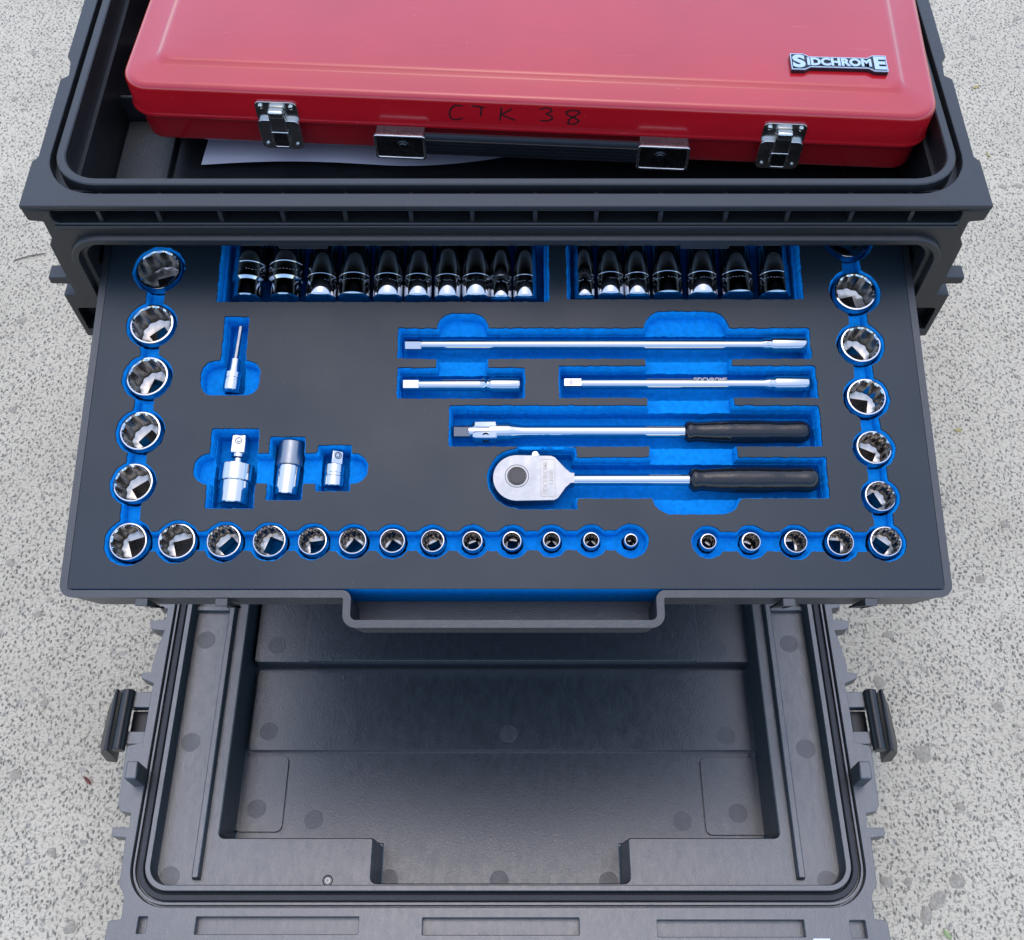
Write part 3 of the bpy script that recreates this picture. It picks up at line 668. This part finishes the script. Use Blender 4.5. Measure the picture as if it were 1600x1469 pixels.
# ------------------------------------------------------------------ small adaptors (local Y = away from the viewer)
def upright(name, x, yb, wz, label, cat, lean=0.0):
    c = uv(x, yb, wz); M = DM @ Matrix.Translation((c[0], c[1], wz)) @ Matrix.Rotation(R_(lean), 4, 'Z')
    def Yp(y): return float(uv(x, y, wz)[1] - c[1])
    return tag(empty(name, M), label, cat), Yp, pxscale(x, yb)
def rodY(root, name, prof, mat='chrome', seg=32): mb = MB(); mb.lathe(prof, seg, 'Y'); return mb.build(name, mat, root, ang=18)
def sqY(root, name, y0, y1, hw, mat='chrome', ball=True, rot=0):
    mb = MB(); M = Matrix.Rotation(rot, 4, 'Y'); mb.box(-hw, hw, y0, y1, -hw, hw, M); p = mb.build(name, mat, root, bevel=.0009)
    if ball:
        ym = y0 + (y1 - y0) * .62; Mt = M @ Matrix.Translation((0, ym, 0))
        mb = MB(); mb.lathe([(hw - .0004, .0026), (hw + .0002, .0025), (hw + .0002, .0019), (hw - .0003, .0018)], 16, 'Z', Mt, cap=False); mb.build('detent_ring', 'black_steel', p)
        mb = MB(); mb.lathe([(hw - .0004, .0017), (hw + .0006, .0010), (hw + .0008, .0002)], 16, 'Z', Mt); mb.build('detent_ball', 'chrome', p)
# hex bit socket
root, Yp, k = upright('bit_socket', 360.5, 612, -.0075, 'slim chrome hex bit socket alone in the left rear pocket', 'bit socket', -4)
rodY(root, 'body', [(0, 12.6 * k), (.0006, 13.6 * k), (Yp(597), 13.6 * k), (Yp(596.5), 12.9 * k), (Yp(593), 12.9 * k), (Yp(592.5), 13.6 * k), (Yp(584.5), 13.6 * k), (Yp(584.4), 7 * k)])
rodY(root, 'collar', [(Yp(584.4), 8.6 * k), (Yp(563), 8.4 * k), (Yp(562.4), 7.6 * k)])
rodY(root, 'hex_bit', [(Yp(563), 3.7 * k), (Yp(511), 3.7 * k), (Yp(510), 3.2 * k)], mat='chrome_satin', seg=6)
# universal joint
root, Yp, k = upright('universal_joint', 364, 790, -.0125, 'stout chrome universal joint with square drive pointing away, widest of the three adaptors', 'universal joint', -2)
rodY(root, 'barrel', [(0, 23.5 * k), (.0008, 25 * k), (Yp(756), 25 * k), (Yp(755), 27.5 * k), (Yp(754), 28 * k), (Yp(730), 28 * k), (Yp(729), 27.6 * k), (Yp(728.9), 9 * k)])
rodY(root, 'neck', [(Yp(731), 9 * k), (Yp(718), 8.5 * k), (Yp(716), 12 * k), (Yp(711), 12 * k), (Yp(708), 10 * k)])
sqY(root, 'drive_square', Yp(711), Yp(681), 12 * k)
# step-down coupler
root, Yp, k = upright('coupler_socket', 447, 775, -.0095, 'plain chrome coupler socket between the universal joint and the small adaptor', 'coupler', -3)
rodY(root, 'lower_barrel', [(0, 17 * k), (.0006, 18.2 * k), (Yp(733), 18.6 * k), (Yp(730), 18 * k)])
rodY(root, 'upper_barrel', [(Yp(731), 18 * k), (Yp(729), 20.6 * k), (Yp(694), 20.6 * k), (Yp(693), 19 * k)], 'chrome_satin')
# small adaptor
root, Yp, k = upright('drive_adaptor', 521, 762, -.0085, 'small chrome drive adaptor, rightmost of the three in their linked pocket', 'adaptor', -2)
rodY(root, 'body', [(0, 15 * k), (.0006, 16 * k), (Yp(747), 16 * k), (Yp(746), 15.4 * k), (Yp(742), 15.4 * k), (Yp(741), 16 * k), (Yp(729), 16 * k), (Yp(728.4), 15.4 * k), (Yp(728.3), 9 * k)])
sqY(root, 'drive_square', Yp(728), Yp(706), 9.5 * k, 'chrome', True, .5)

# ================================================================== RED STEEL CASE on the tray
ZR0, ZR1 = .4615, .5150
A, B = atz(182, 131, ZR1), atz(1472, 184, ZR1)
W = float(np.linalg.norm((B - A)[:2])); ang = math.atan2(B[1] - A[1], B[0] - A[0])
RM = Matrix.Translation((float(A[0] + B[0]) / 2, float(A[1] + B[1]) / 2, ZR0)) @ Matrix.Rotation(ang, 4, 'Z')
red = tag(empty('metal_tool_case', RM), 'red painted steel tool case with nickel latches, resting in the chest tray', 'tool case')
HW = W / 2; DP = .230; HT = ZR1 - ZR0; SEAM = HT * .50
def rc(o, z, r): return [(x, y, z) for x, y in rr(-HW + o, HW - o, o, DP - o, max(r - o, .002), 10)]
prof = [(.0018, SEAM - .0016), (.0002, SEAM - .0014), (-.0010, SEAM - .0004), (-.0012, SEAM + .0008), (-.0006, SEAM + .0020), (0.0, SEAM + .0032)]
rings = [rc(o, z, .020) for o, z in prof]
for i in range(9):
    a = R_(90 * i / 8); rr0 = .0055; rings.append(rc(rr0 * (1 - math.cos(a)), HT - rr0 + rr0 * math.sin(a), .020))
for o, z in ((.0205, HT + .0004), (.0218, HT + .0008), (.0240, HT + .0024), (.0254, HT + .0030), (.0275, HT + .0032), (.060, HT + .0034)):
    rings.append([(x, y, z) for x, y in rr(-HW + o, HW - o, o, DP - o, .010 if o > .019 else .02, 10)])
mb = MB(); mb.loops(rings, cap0=False, cap1=True); mb.build('lid', 'red_paint', red, ang=50)
rings = []
for i in range(5):
    a = R_(90 * i / 4); r0 = .0045; rings.append(rc(.0038 + r0 * (1 - math.sin(a)), r0 * (1 - math.cos(a)), .020))
rings.append(rc(.0036, SEAM - .0008, .020))
mb = MB(); mb.loops(rings, cap0=True, cap1=False); mb.build('base', 'red_paint', red, ang=50)
RMi = np.array(RM.inverted())
def on_front(px, py, off=0.0):
    nrm = np.array([math.sin(ang), -math.cos(ang), 0]); p0 = np.array(RM.translation) + nrm * off
    P = on_plane(px, py, p0, nrm); return (RMi @ np.append(P, 1))[:3]
# handwriting: marker strokes
strokes = {'C': [[(723, 166), (712, 164), (704, 170), (702, 179), (706, 186), (714, 187), (723, 184)]], 'T': [[(737, 165), (757, 168)], [(752, 167), (751, 181)]],
           'K': [[(784, 168), (781, 188)], [(800, 170), (783, 179), (800, 186), (806, 188)]],
           '3': [[(843, 171), (852, 168), (861, 170), (862, 174), (853, 178), (863, 182), (862, 187), (852, 189), (844, 188)]],
           '8': [[(905, 174), (895, 172), (884, 175), (887, 180), (898, 184), (905, 189), (898, 194), (887, 193), (889, 187), (899, 181), (906, 176), (904, 173)]]}
wr = MB()
for ch, ss in strokes.items():
    for s in ss:
        P3 = [on_front(x, y, 0.0) for x, y in s]; P2 = [(p[0], p[2]) for p in P3]
        d = []
        for i in range(len(P2) - 1):
            for q in range(4): d.append(tuple(np.array(P2[i]) * (1 - q / 4) + np.array(P2[i + 1]) * q / 4))
        d.append(P2[-1]); hw = .00058
        Lf, Rg = [], []
        for i, p in enumerate(d):
            a_ = np.array(d[min(i + 1, len(d) - 1)]) - np.array(d[max(i - 1, 0)]); a_ = a_ / (np.linalg.norm(a_) + 1e-9); n_ = np.array([-a_[1], a_[0]])
            Lf.append(np.array(p) + n_ * hw); Rg.append(np.array(p) - n_ * hw)
        pts = [(x, -.00018, z) for x, z in Lf] + [(x, -.00018, z) for x, z in Rg]; m_ = len(d)
        wr.add(pts, [(i, i + 1, m_ + i + 1, m_ + i) for i in range(m_ - 1)])
o = wr.build('handwriting', 'marker_ink', red, recalc=False); o['label'] = 'CTK 38 handwritten in black marker on the lid front'
# latches
for cx_, cyt, cyb in ((437, 157, 231), (1220, 190, 263)):
    t0, t1 = on_front(cx_, cyt + 4, .002), on_front(cx_ , cyb - 3, .002)
    u = (t0[0] + t1[0]) / 2; zt, zb = float(t0[2]), max(float(t1[2]), .0022)
    la = MB(); hwid = .0150
    latch = plate(rr(u - hwid, u + hwid, SEAM - .0005, zt, .004, 5), [], 0, .0016, XZ).build('latch', 'nickel', red, bevel=.0006)
    MB().box(u - .0055, u + .0055, -.0072, -.0016, zt - .0105, zt - .0042).build('hook', 'nickel', latch, bevel=.0016, segs=3)
    plate(rr(u - hwid, u + hwid, zb, SEAM + .0035, .004, 5), [rr(u - .0060, u + .0060, zb + .0035, SEAM + .0020, .001, 2)], .0016, .0044, XZ).build('keeper', 'nickel', latch, bevel=.0007)
    MB().box(u - .0058, u + .0058, -.0060, -.0030, SEAM - .0060, zt - .0060).build('tongue', 'nickel', latch, bevel=.0008)
    plate(rr(u - .0064, u + .0064, zb + .002, SEAM - .0055, .0015, 3), [rr(u - .0050, u + .0050, zb + .0034, SEAM - .0068, .001, 2)], .0044, .0062, XZ).build('loop', 'nickel', latch, bevel=.0004)
    MB().box(u - .0049, u + .0049, -.0058, -.0045, zb + .0036, SEAM - .0072).build('lever', 'nickel_dark', latch)
    for sx in (-1, 1):
        for zz in (zt - .0035, zb + .0040):
            mb = MB(); mb.lathe([(-.0012, .0019), (-.0026 if zz > SEAM else -.0054, .0017), (-.0031 if zz > SEAM else -.0059, .0009)], 16, 'Y', Matrix.Translation((u + sx * .0108, 0, zz))); mb.build('rivet', 'nickel', latch)
# handle: folded down against the front
h0, h1 = on_front(626, 226, .011), on_front(1036, 240, .011)
zc = float(h0[2] + h1[2]) / 2 - .001
hd = MB(); xa, xb = float(h0[0]), float(h1[0])
sec = [(-.0068, zc - .0085), (-.0095, zc - .0092), (-.0118, zc - .0060), (-.0122, zc), (-.0118, zc + .0060), (-.0095, zc + .0092), (-.0068, zc + .0085)]
hd.loops([[(x, y, z) for y, z in sec] for x in np.linspace(xa + .016, xb - .016, 12)])
handle = hd.build('handle', 'dark_plastic', red, ang=45)
for i in range(5):
    z = zc - .0055 + i * .0028; mb = MB(); mb.box(xa + .018, xb - .018, -.0127, -.0115, z - .0005, z + .0005); mb.build('grip_line', 'dark_plastic', handle)
for x, s_ in ((xa, 1), (xb, -1)):
    mb = plate(rr(x - .0180, x + .0180, zc - .0105, zc + .0105, .0022, 4), [], .0095, .0135, XZ); cp = mb.build('end_cap', 'nickel_dark', handle, bevel=.0008)
    plate(rr(x - .0183, x + .0183, zc - .0108, zc + .0108, .0024, 4), [rr(x - .0166, x + .0166, zc - .0091, zc + .0091, .0016, 4)], .0120, .0142, XZ).build('cap_edge', 'nickel', cp, bevel=.0005)
    MB().box(x - .0170, x + .0170, -.0095, -.0020, zc + .0072, zc + .0086).build('cap_top', 'nickel_dark', cp)
    mb = MB(); mb.lathe([(-.0130, .0055), (-.0144, .0053), (-.0144, .0041), (-.0137, .0040), (-.0142, .0034), (-.0144, .0003)], 28, 'Y', Matrix.Translation((x + s_ * .002, 0, zc)), cap=False); mb.build('cap_stud', 'nickel_dark', cp)
# badge: spanner-shaped plate with raised letters
bz = HT + .0033
def on_lid(px, py):
    P = atz(px, py, ZR0 + bz); return (RMi @ np.append(P, 1))[:2]
b0, b1 = on_lid(1234, 104), on_lid(1384, 106)
bl = float(b1[0] - b0[0]); by = float(b0[1] + b1[1]) / 2; bx = float(b0[0]); bt = R_(1.2)
TB = Matrix.Translation((bx, by, bz)) @ Matrix.Rotation(bt, 4, 'Z')
E1, E2 = .0082, .0054
def spanner(k): 
    a, b_ = E1 - k, E2 - k
    return [(k, -a), (bl * .14, -a), (bl * .20, -b_), (bl * .80, -b_), (bl * .86, -a), (bl - k, -a), (bl - k, a), (bl * .86, a), (bl * .80, b_), (bl * .20, b_), (bl * .14, a), (k, a)]
XT = lambda p: tuple(TB @ Vector(p))
badge = plate(spanner(0), [], 0, .0030, XT).build('badge', 'badge_black', red, bevel=.0004)
plate(spanner(0.0001), [spanner(.0007)], .0029, .0035, XT).build('badge_border', 'badge_white', badge)
def letters(txt, size, x0, x1, yb, sy):
    me = text_mesh(txt, 1.0, 0, .045); xs = [v.co.x for v in me.vertices]; ys = [v.co.y for v in me.vertices]
    a, b_ = min(xs), max(xs); c_, d_ = min(ys), max(ys)
    top = MB(); vv = [(x0 + (v.co.x - a) / (b_ - a) * (x1 - x0), yb + (v.co.y - c_) / (d_ - c_) * sy, .0033) for v in me.vertices]
    mb = MB(); mb.add([XT(p) for p in vv], [tuple(p.vertices) for p in me.polygons]); bpy.data.meshes.remove(me)
    o = mb.build('badge_lettering', 'badge_white', badge, recalc=False); md = o.modifiers.new('thick', 'SOLIDIFY'); md.thickness = .0006; md.offset = 1
letters('S', 0, bl * .018, bl * .150, -E1 * .80, E1 * 1.60)
letters('IDCHROM', 0, bl * .170, bl * .835, -E2 * .74, E2 * 1.48)
letters('E', 0, bl * .862, bl * .985, -E1 * .80, E1 * 1.60)

# paper lying in the tray under the case
pts = []; nx = 24
e0, e1 = atz(316, 262, .4385), atz(800, 250, .4385)
mb = MB(); rows = 6; xs = np.linspace(e0[0], e0[0] + .262, nx + 1)
for j in range(rows + 1):
    for i, x in enumerate(xs):
        s = i / nx; fr = float(e0[1]) + .018 * (max(0.0, s - .55) / .45) ** 1.5 + (.0015 * math.sin(s * 7))
        pts.append((x + .004 * j / rows, fr + (.19 - fr) * j / rows, .4385 + .0022 * math.sin(s * 5.5) * (1 - j / rows) + .003 * (1 - j / rows)))
mb.add(pts, [(j * (nx + 1) + i, j * (nx + 1) + i + 1, (j + 1) * (nx + 1) + i + 1, (j + 1) * (nx + 1) + i) for j in range(rows) for i in range(nx)])
pp = tag(mb.build('paper_sheet', 'paper', recalc=False), 'white paper sheet lying in the tray beneath the red case', 'paper'); md = pp.modifiers.new('t', 'SOLIDIFY'); md.thickness = .0003

# ================================================================== FRONT COVER lying on the ground
CZ = .075; CXc = -.0077
cover = tag(empty('chest_cover', Matrix.Translation((CXc, 0, 0)) @ Matrix.Rotation(R_(0.0), 4, 'Z')), 'dark grey plastic front cover of the chest lying inside-up on the concrete', 'cover')
def cp_(px, py, z=CZ): P = atz(px, py, z); return (float(P[0]) - CXc, float(P[1]))
lft = [(249, 942), (249, 949), (262, 951), (259, 968), (235, 970), (235, 981), (240, 984), (257, 985), (246, 1012), (238, 1038), (236, 1050), (221, 1052), (221, 1060), (240, 1068), (237, 1080), (223, 1160), (200, 1165), (197, 1172), (184, 1257), (188, 1268), (204, 1271),
       (202, 1293), (176, 1293), (174, 1303), (176, 1307), (196, 1309), (186, 1382), (194, 1399), (189, 1436), (169, 1439), (163, 1469), (159, 1500)]
Lp = [cp_(*p) for p in lft]
top_y = -.016
Lp = [(Lp[0][0] + .012, top_y), (Lp[0][0] + .010, -.04), (Lp[0][0], -.041), (Lp[0][0], -.049), (Lp[0][0] + .010, -.05), (Lp[0][0] + .010, Lp[0][1] + .004)] + Lp
outl = Lp + [(-x, y) for x, y in Lp[::-1]]
cgx = -cp_(202, 1366)[0]; cgy0 = cp_(780, 1418)[1]; cgy1 = -.030; cgr = .034
slots_ = [(158 + 150 * 0 + (212 - 158), 1432, 231, 1459), (303, 1432, 561, 1460), (659, 1434, 905, 1461), (1028, 1437, 1256, 1464), (1331, 1438, 1352, 1466)]
hol = [rr(-cgx, cgx, cgy0, cgy1, cgr, 10)]
sl = []
for xl, yt, xr, yb in slots_:
    a, b_ = cp_(xl, yb), cp_(xr, yt); hrect = rr(a[0], b_[0], a[1], b_[1], .0008, 2); hol.append(hrect); sl.append((a[0], b_[0], a[1], b_[1]))
plate(outl, hol, CZ - .0150, CZ).build('rim_flange', 'cover_plastic', cover, bevel=.0009)
for x0, x1, y0, y1 in sl: MB().box(x0 - .001, x1 + .001, y0 - .001, y1 + .001, CZ - .0165, CZ - .0075).build('slot_floor', 'cover_plastic', cover)
def cring(o, z): return [(x, y, z) for x, y in rr(-cgx + o, cgx - o, cgy0 + o, cgy1 - o, cgr - min(o, cgr - .006), 10)]
mb = MB(); mb.loops([cring(-.0005, CZ - .0005), cring(.0004, CZ - .006), cring(.0018, CZ - .006), cring(.0021, CZ - .0008), cring(.0036, CZ - .0008), cring(.0039, CZ - .0055), cring(.0052, CZ - .0055)], cap0=False, cap1=False); mb.build('outer_bead', 'cover_plastic', cover, ang=40)
mb = MB(); mb.loops([cring(.0049, CZ - .0058), cring(.0052, CZ - .0022), cring(.0060, CZ - .0015), cring(.0098, CZ - .0015), cring(.0106, CZ - .0022), cring(.0110, CZ - .0060), cring(.0122, CZ - .0060)], cap0=False, cap1=False); mb.build('gasket', 'gasket_rubber', cover, ang=40)
SH = .0600
mb = MB(); mb.loops([cring(.0120, CZ - .0062), cring(.0124, CZ + .0012), cring(.0130, CZ + .0020), cring(.0168, CZ + .0020), cring(.0174, CZ + .0012), cring(.0186, SH - .0005)], cap0=False, cap1=False); mb.build('inner_lip', 'cover_plastic', cover, ang=40)
# inner panel with the stepped basin
Gc = Grid(-cgx + .016, cgx - .016, cgy0 + .016, cgy1 - .016, .0014)
bx0 = cp_(385, 945, SH)[0]; by0 = cp_(780, 1311, SH)[1]
t0x, t1x = cp_(579, 1350, SH)[0], cp_(985, 1350, SH)[0]; ty = cgy0 + .0205
bt1 = cgy1 - .03
bx0 = cp_(341, 1300, SH)[0]; bx1 = cp_(1219, 1300, SH)[0]
FL = .0150
fx0 = cp_(366, 1290, FL)[0]; fx1 = cp_(1196, 1290, FL)[0]; fy0 = cp_(780, 1303, FL)[1]
Bo = np.minimum(Gc.box(bx0, bx1, by0, bt1, .006), Gc.box(t0x, t1x, ty, by0 + .03, .006))
Bi = Bo + .0045
bd = [(p[0], p[1]) for p in rr(-cgx + .0172, cgx - .0172, cgy0 + .0172, cgy1 - .0172, .015, 8)]
cv, cf, cz = Gc.relief([(Bo, 0, SH), (Bo, -.0009, SH - .0012), (Bi, 0.0, FL + .001), (Bi, -.001, FL)], bd, SH)
def inside_poly(f): return True
finish('inner_panel', cv, cf, 'cover_plastic', cover, ang=30, recalc=False)
# stepped panels on the basin floor
fy1 = bt1 - .010
def slab(name, xl, yt, xr, yb, z0, z1, r=.004, full=None):
    a, b_ = cp_(xl, yb, z1), cp_(xr, yt, z1); y1 = full if full else b_[1]
    plate(rr(a[0], b_[0], a[1], y1, r, 5), [], z0, z1).build(name, 'cover_plastic', cover, bevel=.0016, segs=3)
slab('floor_panel', 389, 1047, 1178, 1172, FL - .001, .0210)
slab('floor_panel', 398, 900, 1166, 1034, FL - .001, .0350, .003, fy1)
slab('raised_panel', 477, 900, 1081, 1032, .0340, .0410, .006, fy1 - .002)
slab('corner_panel', 365, 1181, 452, 1300, FL - .001, .0172, .006); slab('corner_panel', 1104, 1183, 1194, 1305, FL - .001, .0172, .006)
# ribs standing on the shelf beside the basin
for s_ in (-1, 1):
    x0, y0 = cp_(307 if s_ < 0 else 1253, 1372, SH + .006); x1, y1 = cp_(362 if s_ < 0 else 1199, 950, SH + .006)
    xm = (x0 + x1) / 2
    mb = MB(); mb.loops([[(xm - q, y0 - e, z), (xm + q, y0 - e, z), (xm + q, y1 + .03, z), (xm - q, y1 + .03, z)] for z, q, e in ((SH - .001, .0038, .001), (SH + .0075, .0026, 0))]); mb.build('shelf_rib', 'cover_plastic', cover, bevel=.0007)
    xs = sorted((xm + s_ * .0030, s_ * (cgx - .018))); yy = cp_(330, 951, SH + .004)[1]; MB().box(xs[0], xs[1], yy - .0025, yy + .0025, SH - .001, SH + .0050).build('cross_rib', 'cover_plastic', cover, bevel=.0006)
# ejector-pin marks
for px, py, z in [(322, 1000, SH), (298, 1160, SH), (265, 1370, SH), (1233, 1006, SH), (1259, 1170, SH), (1293, 1377, SH), (433, 1009, .0350), (420, 1143, .0210), (401, 1264, .0172), (490, 1281, FL), (1121, 1013, .0350), (1135, 1150, .0210), (1153, 1271, .0172), (1066, 1284, FL), (607, 1374, FL), (780, 1376, FL), (951, 1378, FL), (795, 1146, .0210)]:
    x, y = cp_(px, py, z); mb = MB(); mb.lathe([(z - .0005, .0085), (z + .00012, .0085), (z + .00018, .0083)], 28, 'Z', Matrix.Translation((x, y, 0))); mb.build('moulding_mark', 'mark_plastic', cover, ang=5)
x, y = cp_(512, 1376, SH)
mb = MB(); mb.lathe([(SH - .002, .0046), (SH + .0006, .0045), (SH + .0008, .0036), (SH - .0008, .0032), (SH - .0008, .0001)], 24, 'Z', Matrix.Translation((x, y, 0)), cap=False); scr_ = mb.build('screw', 'dark_plastic', cover)
mb = MB(); mb.lathe([(SH - .0012, .0024), (SH + .0002, .0022), (SH + .0002, .0012), (SH - .0004, .0011), (SH - .0004, .0001)], 16, 'Z', Matrix.Translation((x, y, 0)), cap=False); mb.build('screw_head', 'nickel_dark', scr_)
# latches and pegs at the sides
for s_ in (-1, 1):
    fx = lambda px: (px if s_ < 0 else 1560 - px)
    def q(px, py, z): return cp_(px, py, z)      # measured on the left, mirrored by X3
    sg = -1 if s_ < 0 else 1
    def X3(x, y, z): return (x if s_ < 0 else -x, y, z)
    a0, a1 = q(212, 1078, .075), q(186, 1172, .075)
    xm = (a0[0] + a1[0]) / 2 - .004; ya, yb_ = a0[1], a1[1]
    if s_ > 0: pass
    cyl = MB(); cyl.lathe([(yb_, .0052), (yb_ + .0006, .0058), (ya - .0006, .0058), (ya, .0052)], 24, 'Y', Matrix.Translation((X3(xm, 0, 0)[0], 0, .0735)))
    latch = cyl.build('latch', 'dark_plastic', cover, ang=40)
    for (xw, y0_, y1_) in ((.030, ya - .0155, ya - .0005), (.030, yb_ + .006, yb_ + .018)):
        xs = sorted((X3(xm + .003, 0, 0)[0], X3(xm + xw, 0, 0)[0])); MB().box(xs[0], xs[1], y0_, y1_, .062, .0715).build('latch_arm', 'cover_plastic', latch, bevel=.0008)
    xs = sorted((X3(xm + .003, 0, 0)[0], X3(xm + .016, 0, 0)[0])); MB().box(xs[0], xs[1], yb_ + .018, ya - .0155, .054, .060).build('latch_web', 'dark_plastic', latch)
    ring = lambda y, k: [X3(xm - .0075, y, .078), X3(xm - .0105 , y, .079), X3(xm - .0160 - k, y, .066), X3(xm - .0190 - k, y, .040), X3(xm - .0120, y, .036), X3(xm - .0085, y, .060)]
    mb = MB(); mb.loops([ring(yb_ - .001, .002), ring(yb_ + .01, .0035), ring(ya - .012, .002), ring(ya - .004, .0), ring(ya, -.003)]); mb.build('latch_plate', 'dark_plastic', latch, bevel=.0012)
    p0, p1 = q(200, 1189, .100), q(211, 1217, .100)
    xs = sorted((X3(p0[0] - .001, 0, 0)[0], X3(p1[0] + .0005, 0, 0)[0])); MB().box(xs[0], xs[1], p1[1], p0[1], CZ - .001, .1000).build('locating_peg', 'cover_plastic', cover, bevel=.0012)
# back shell under the panel
mb = MB(); mb.loops([cring(.004, CZ - .013), cring(.008, .030), cring(.016, .0)], cap0=False, cap1=True); mb.build('back_shell', 'cover_plastic', cover)
a, b_ = cp_(1271, 1469, CZ + .0003), cp_(1297, 1466.6, CZ + .0003); MB().box(a[0], b_[0], a[1] - .010, b_[1], CZ - .0003, CZ + .0004).build('sticker', 'white_scrap', cover)

# ================================================================== bits of litter on the concrete
def leaf(px, py, L, Wd, rot, mat, label, cat='leaf', name='leaf_fragment'):
    P = atz(px, py, .001); v = []
    for i in range(7):
        s = i / 6 - .5; wv_ = Wd * math.sqrt(max(0, 1 - (2 * s) ** 2)) * random.uniform(.7, 1.1) * .5 + .0002
        v += [(s * L, -wv_, .0010 + .002 * s * s), (s * L, 0, .0016 + .003 * abs(s)), (s * L, wv_, .0012 + .002 * s * s)]
    M = Matrix.Rotation(rot, 3, 'Z'); v = [tuple(M @ Vector(p)) for p in v]
    mb = MB(); mb.add(v, [(i * 3 + j, (i + 1) * 3 + j, (i + 1) * 3 + j + 1, i * 3 + j + 1) for i in range(6) for j in range(2)])
    o = mb.build(name, mat, recalc=False); o.location = (float(P[0]), float(P[1]), 0); md = o.modifiers.new('t', 'SOLIDIFY'); md.thickness = .0004; md.offset = -1
    tag(o, label, cat, 'leaf bits on the concrete')
leaf(1497, 672, .010, .004, .1, 'dry_leaf', 'tan leaf bit on the concrete right of the drawer', 'leaf')
leaf(1525, 136, .012, .004, .5, 'dry_leaf', 'tan leaf bit on the concrete beside the right rim of the chest, nearest the top', 'leaf')
leaf(1544, 242, .008, .003, 2.0, 'dry_leaf', 'tiny tan leaf bit level with the right front corner of the chest rim', 'leaf')
leaf(137, 1220, .012, .003, 2.4, 'red_leaf', 'small reddish leaf bit beside the left latch of the cover', 'leaf')
leaf(1480, 1460, .010, .004, 2.2, 'green_leaf', 'green leaf bit at the right front corner of the cover', 'leaf')
a, b_ = atz(22, 407, .001), atz(70, 396, .001)
mb = MB(); mb.tube([(a[0], a[1], .0012), ((a[0] + b_[0]) / 2, (a[1] + b_[1]) / 2 + .001, .0018), (b_[0], b_[1], .0012)], .0007, 8)
tag(mb.build('twig', 'twig'), 'thin brown twig on the concrete left of the chest', 'twig')
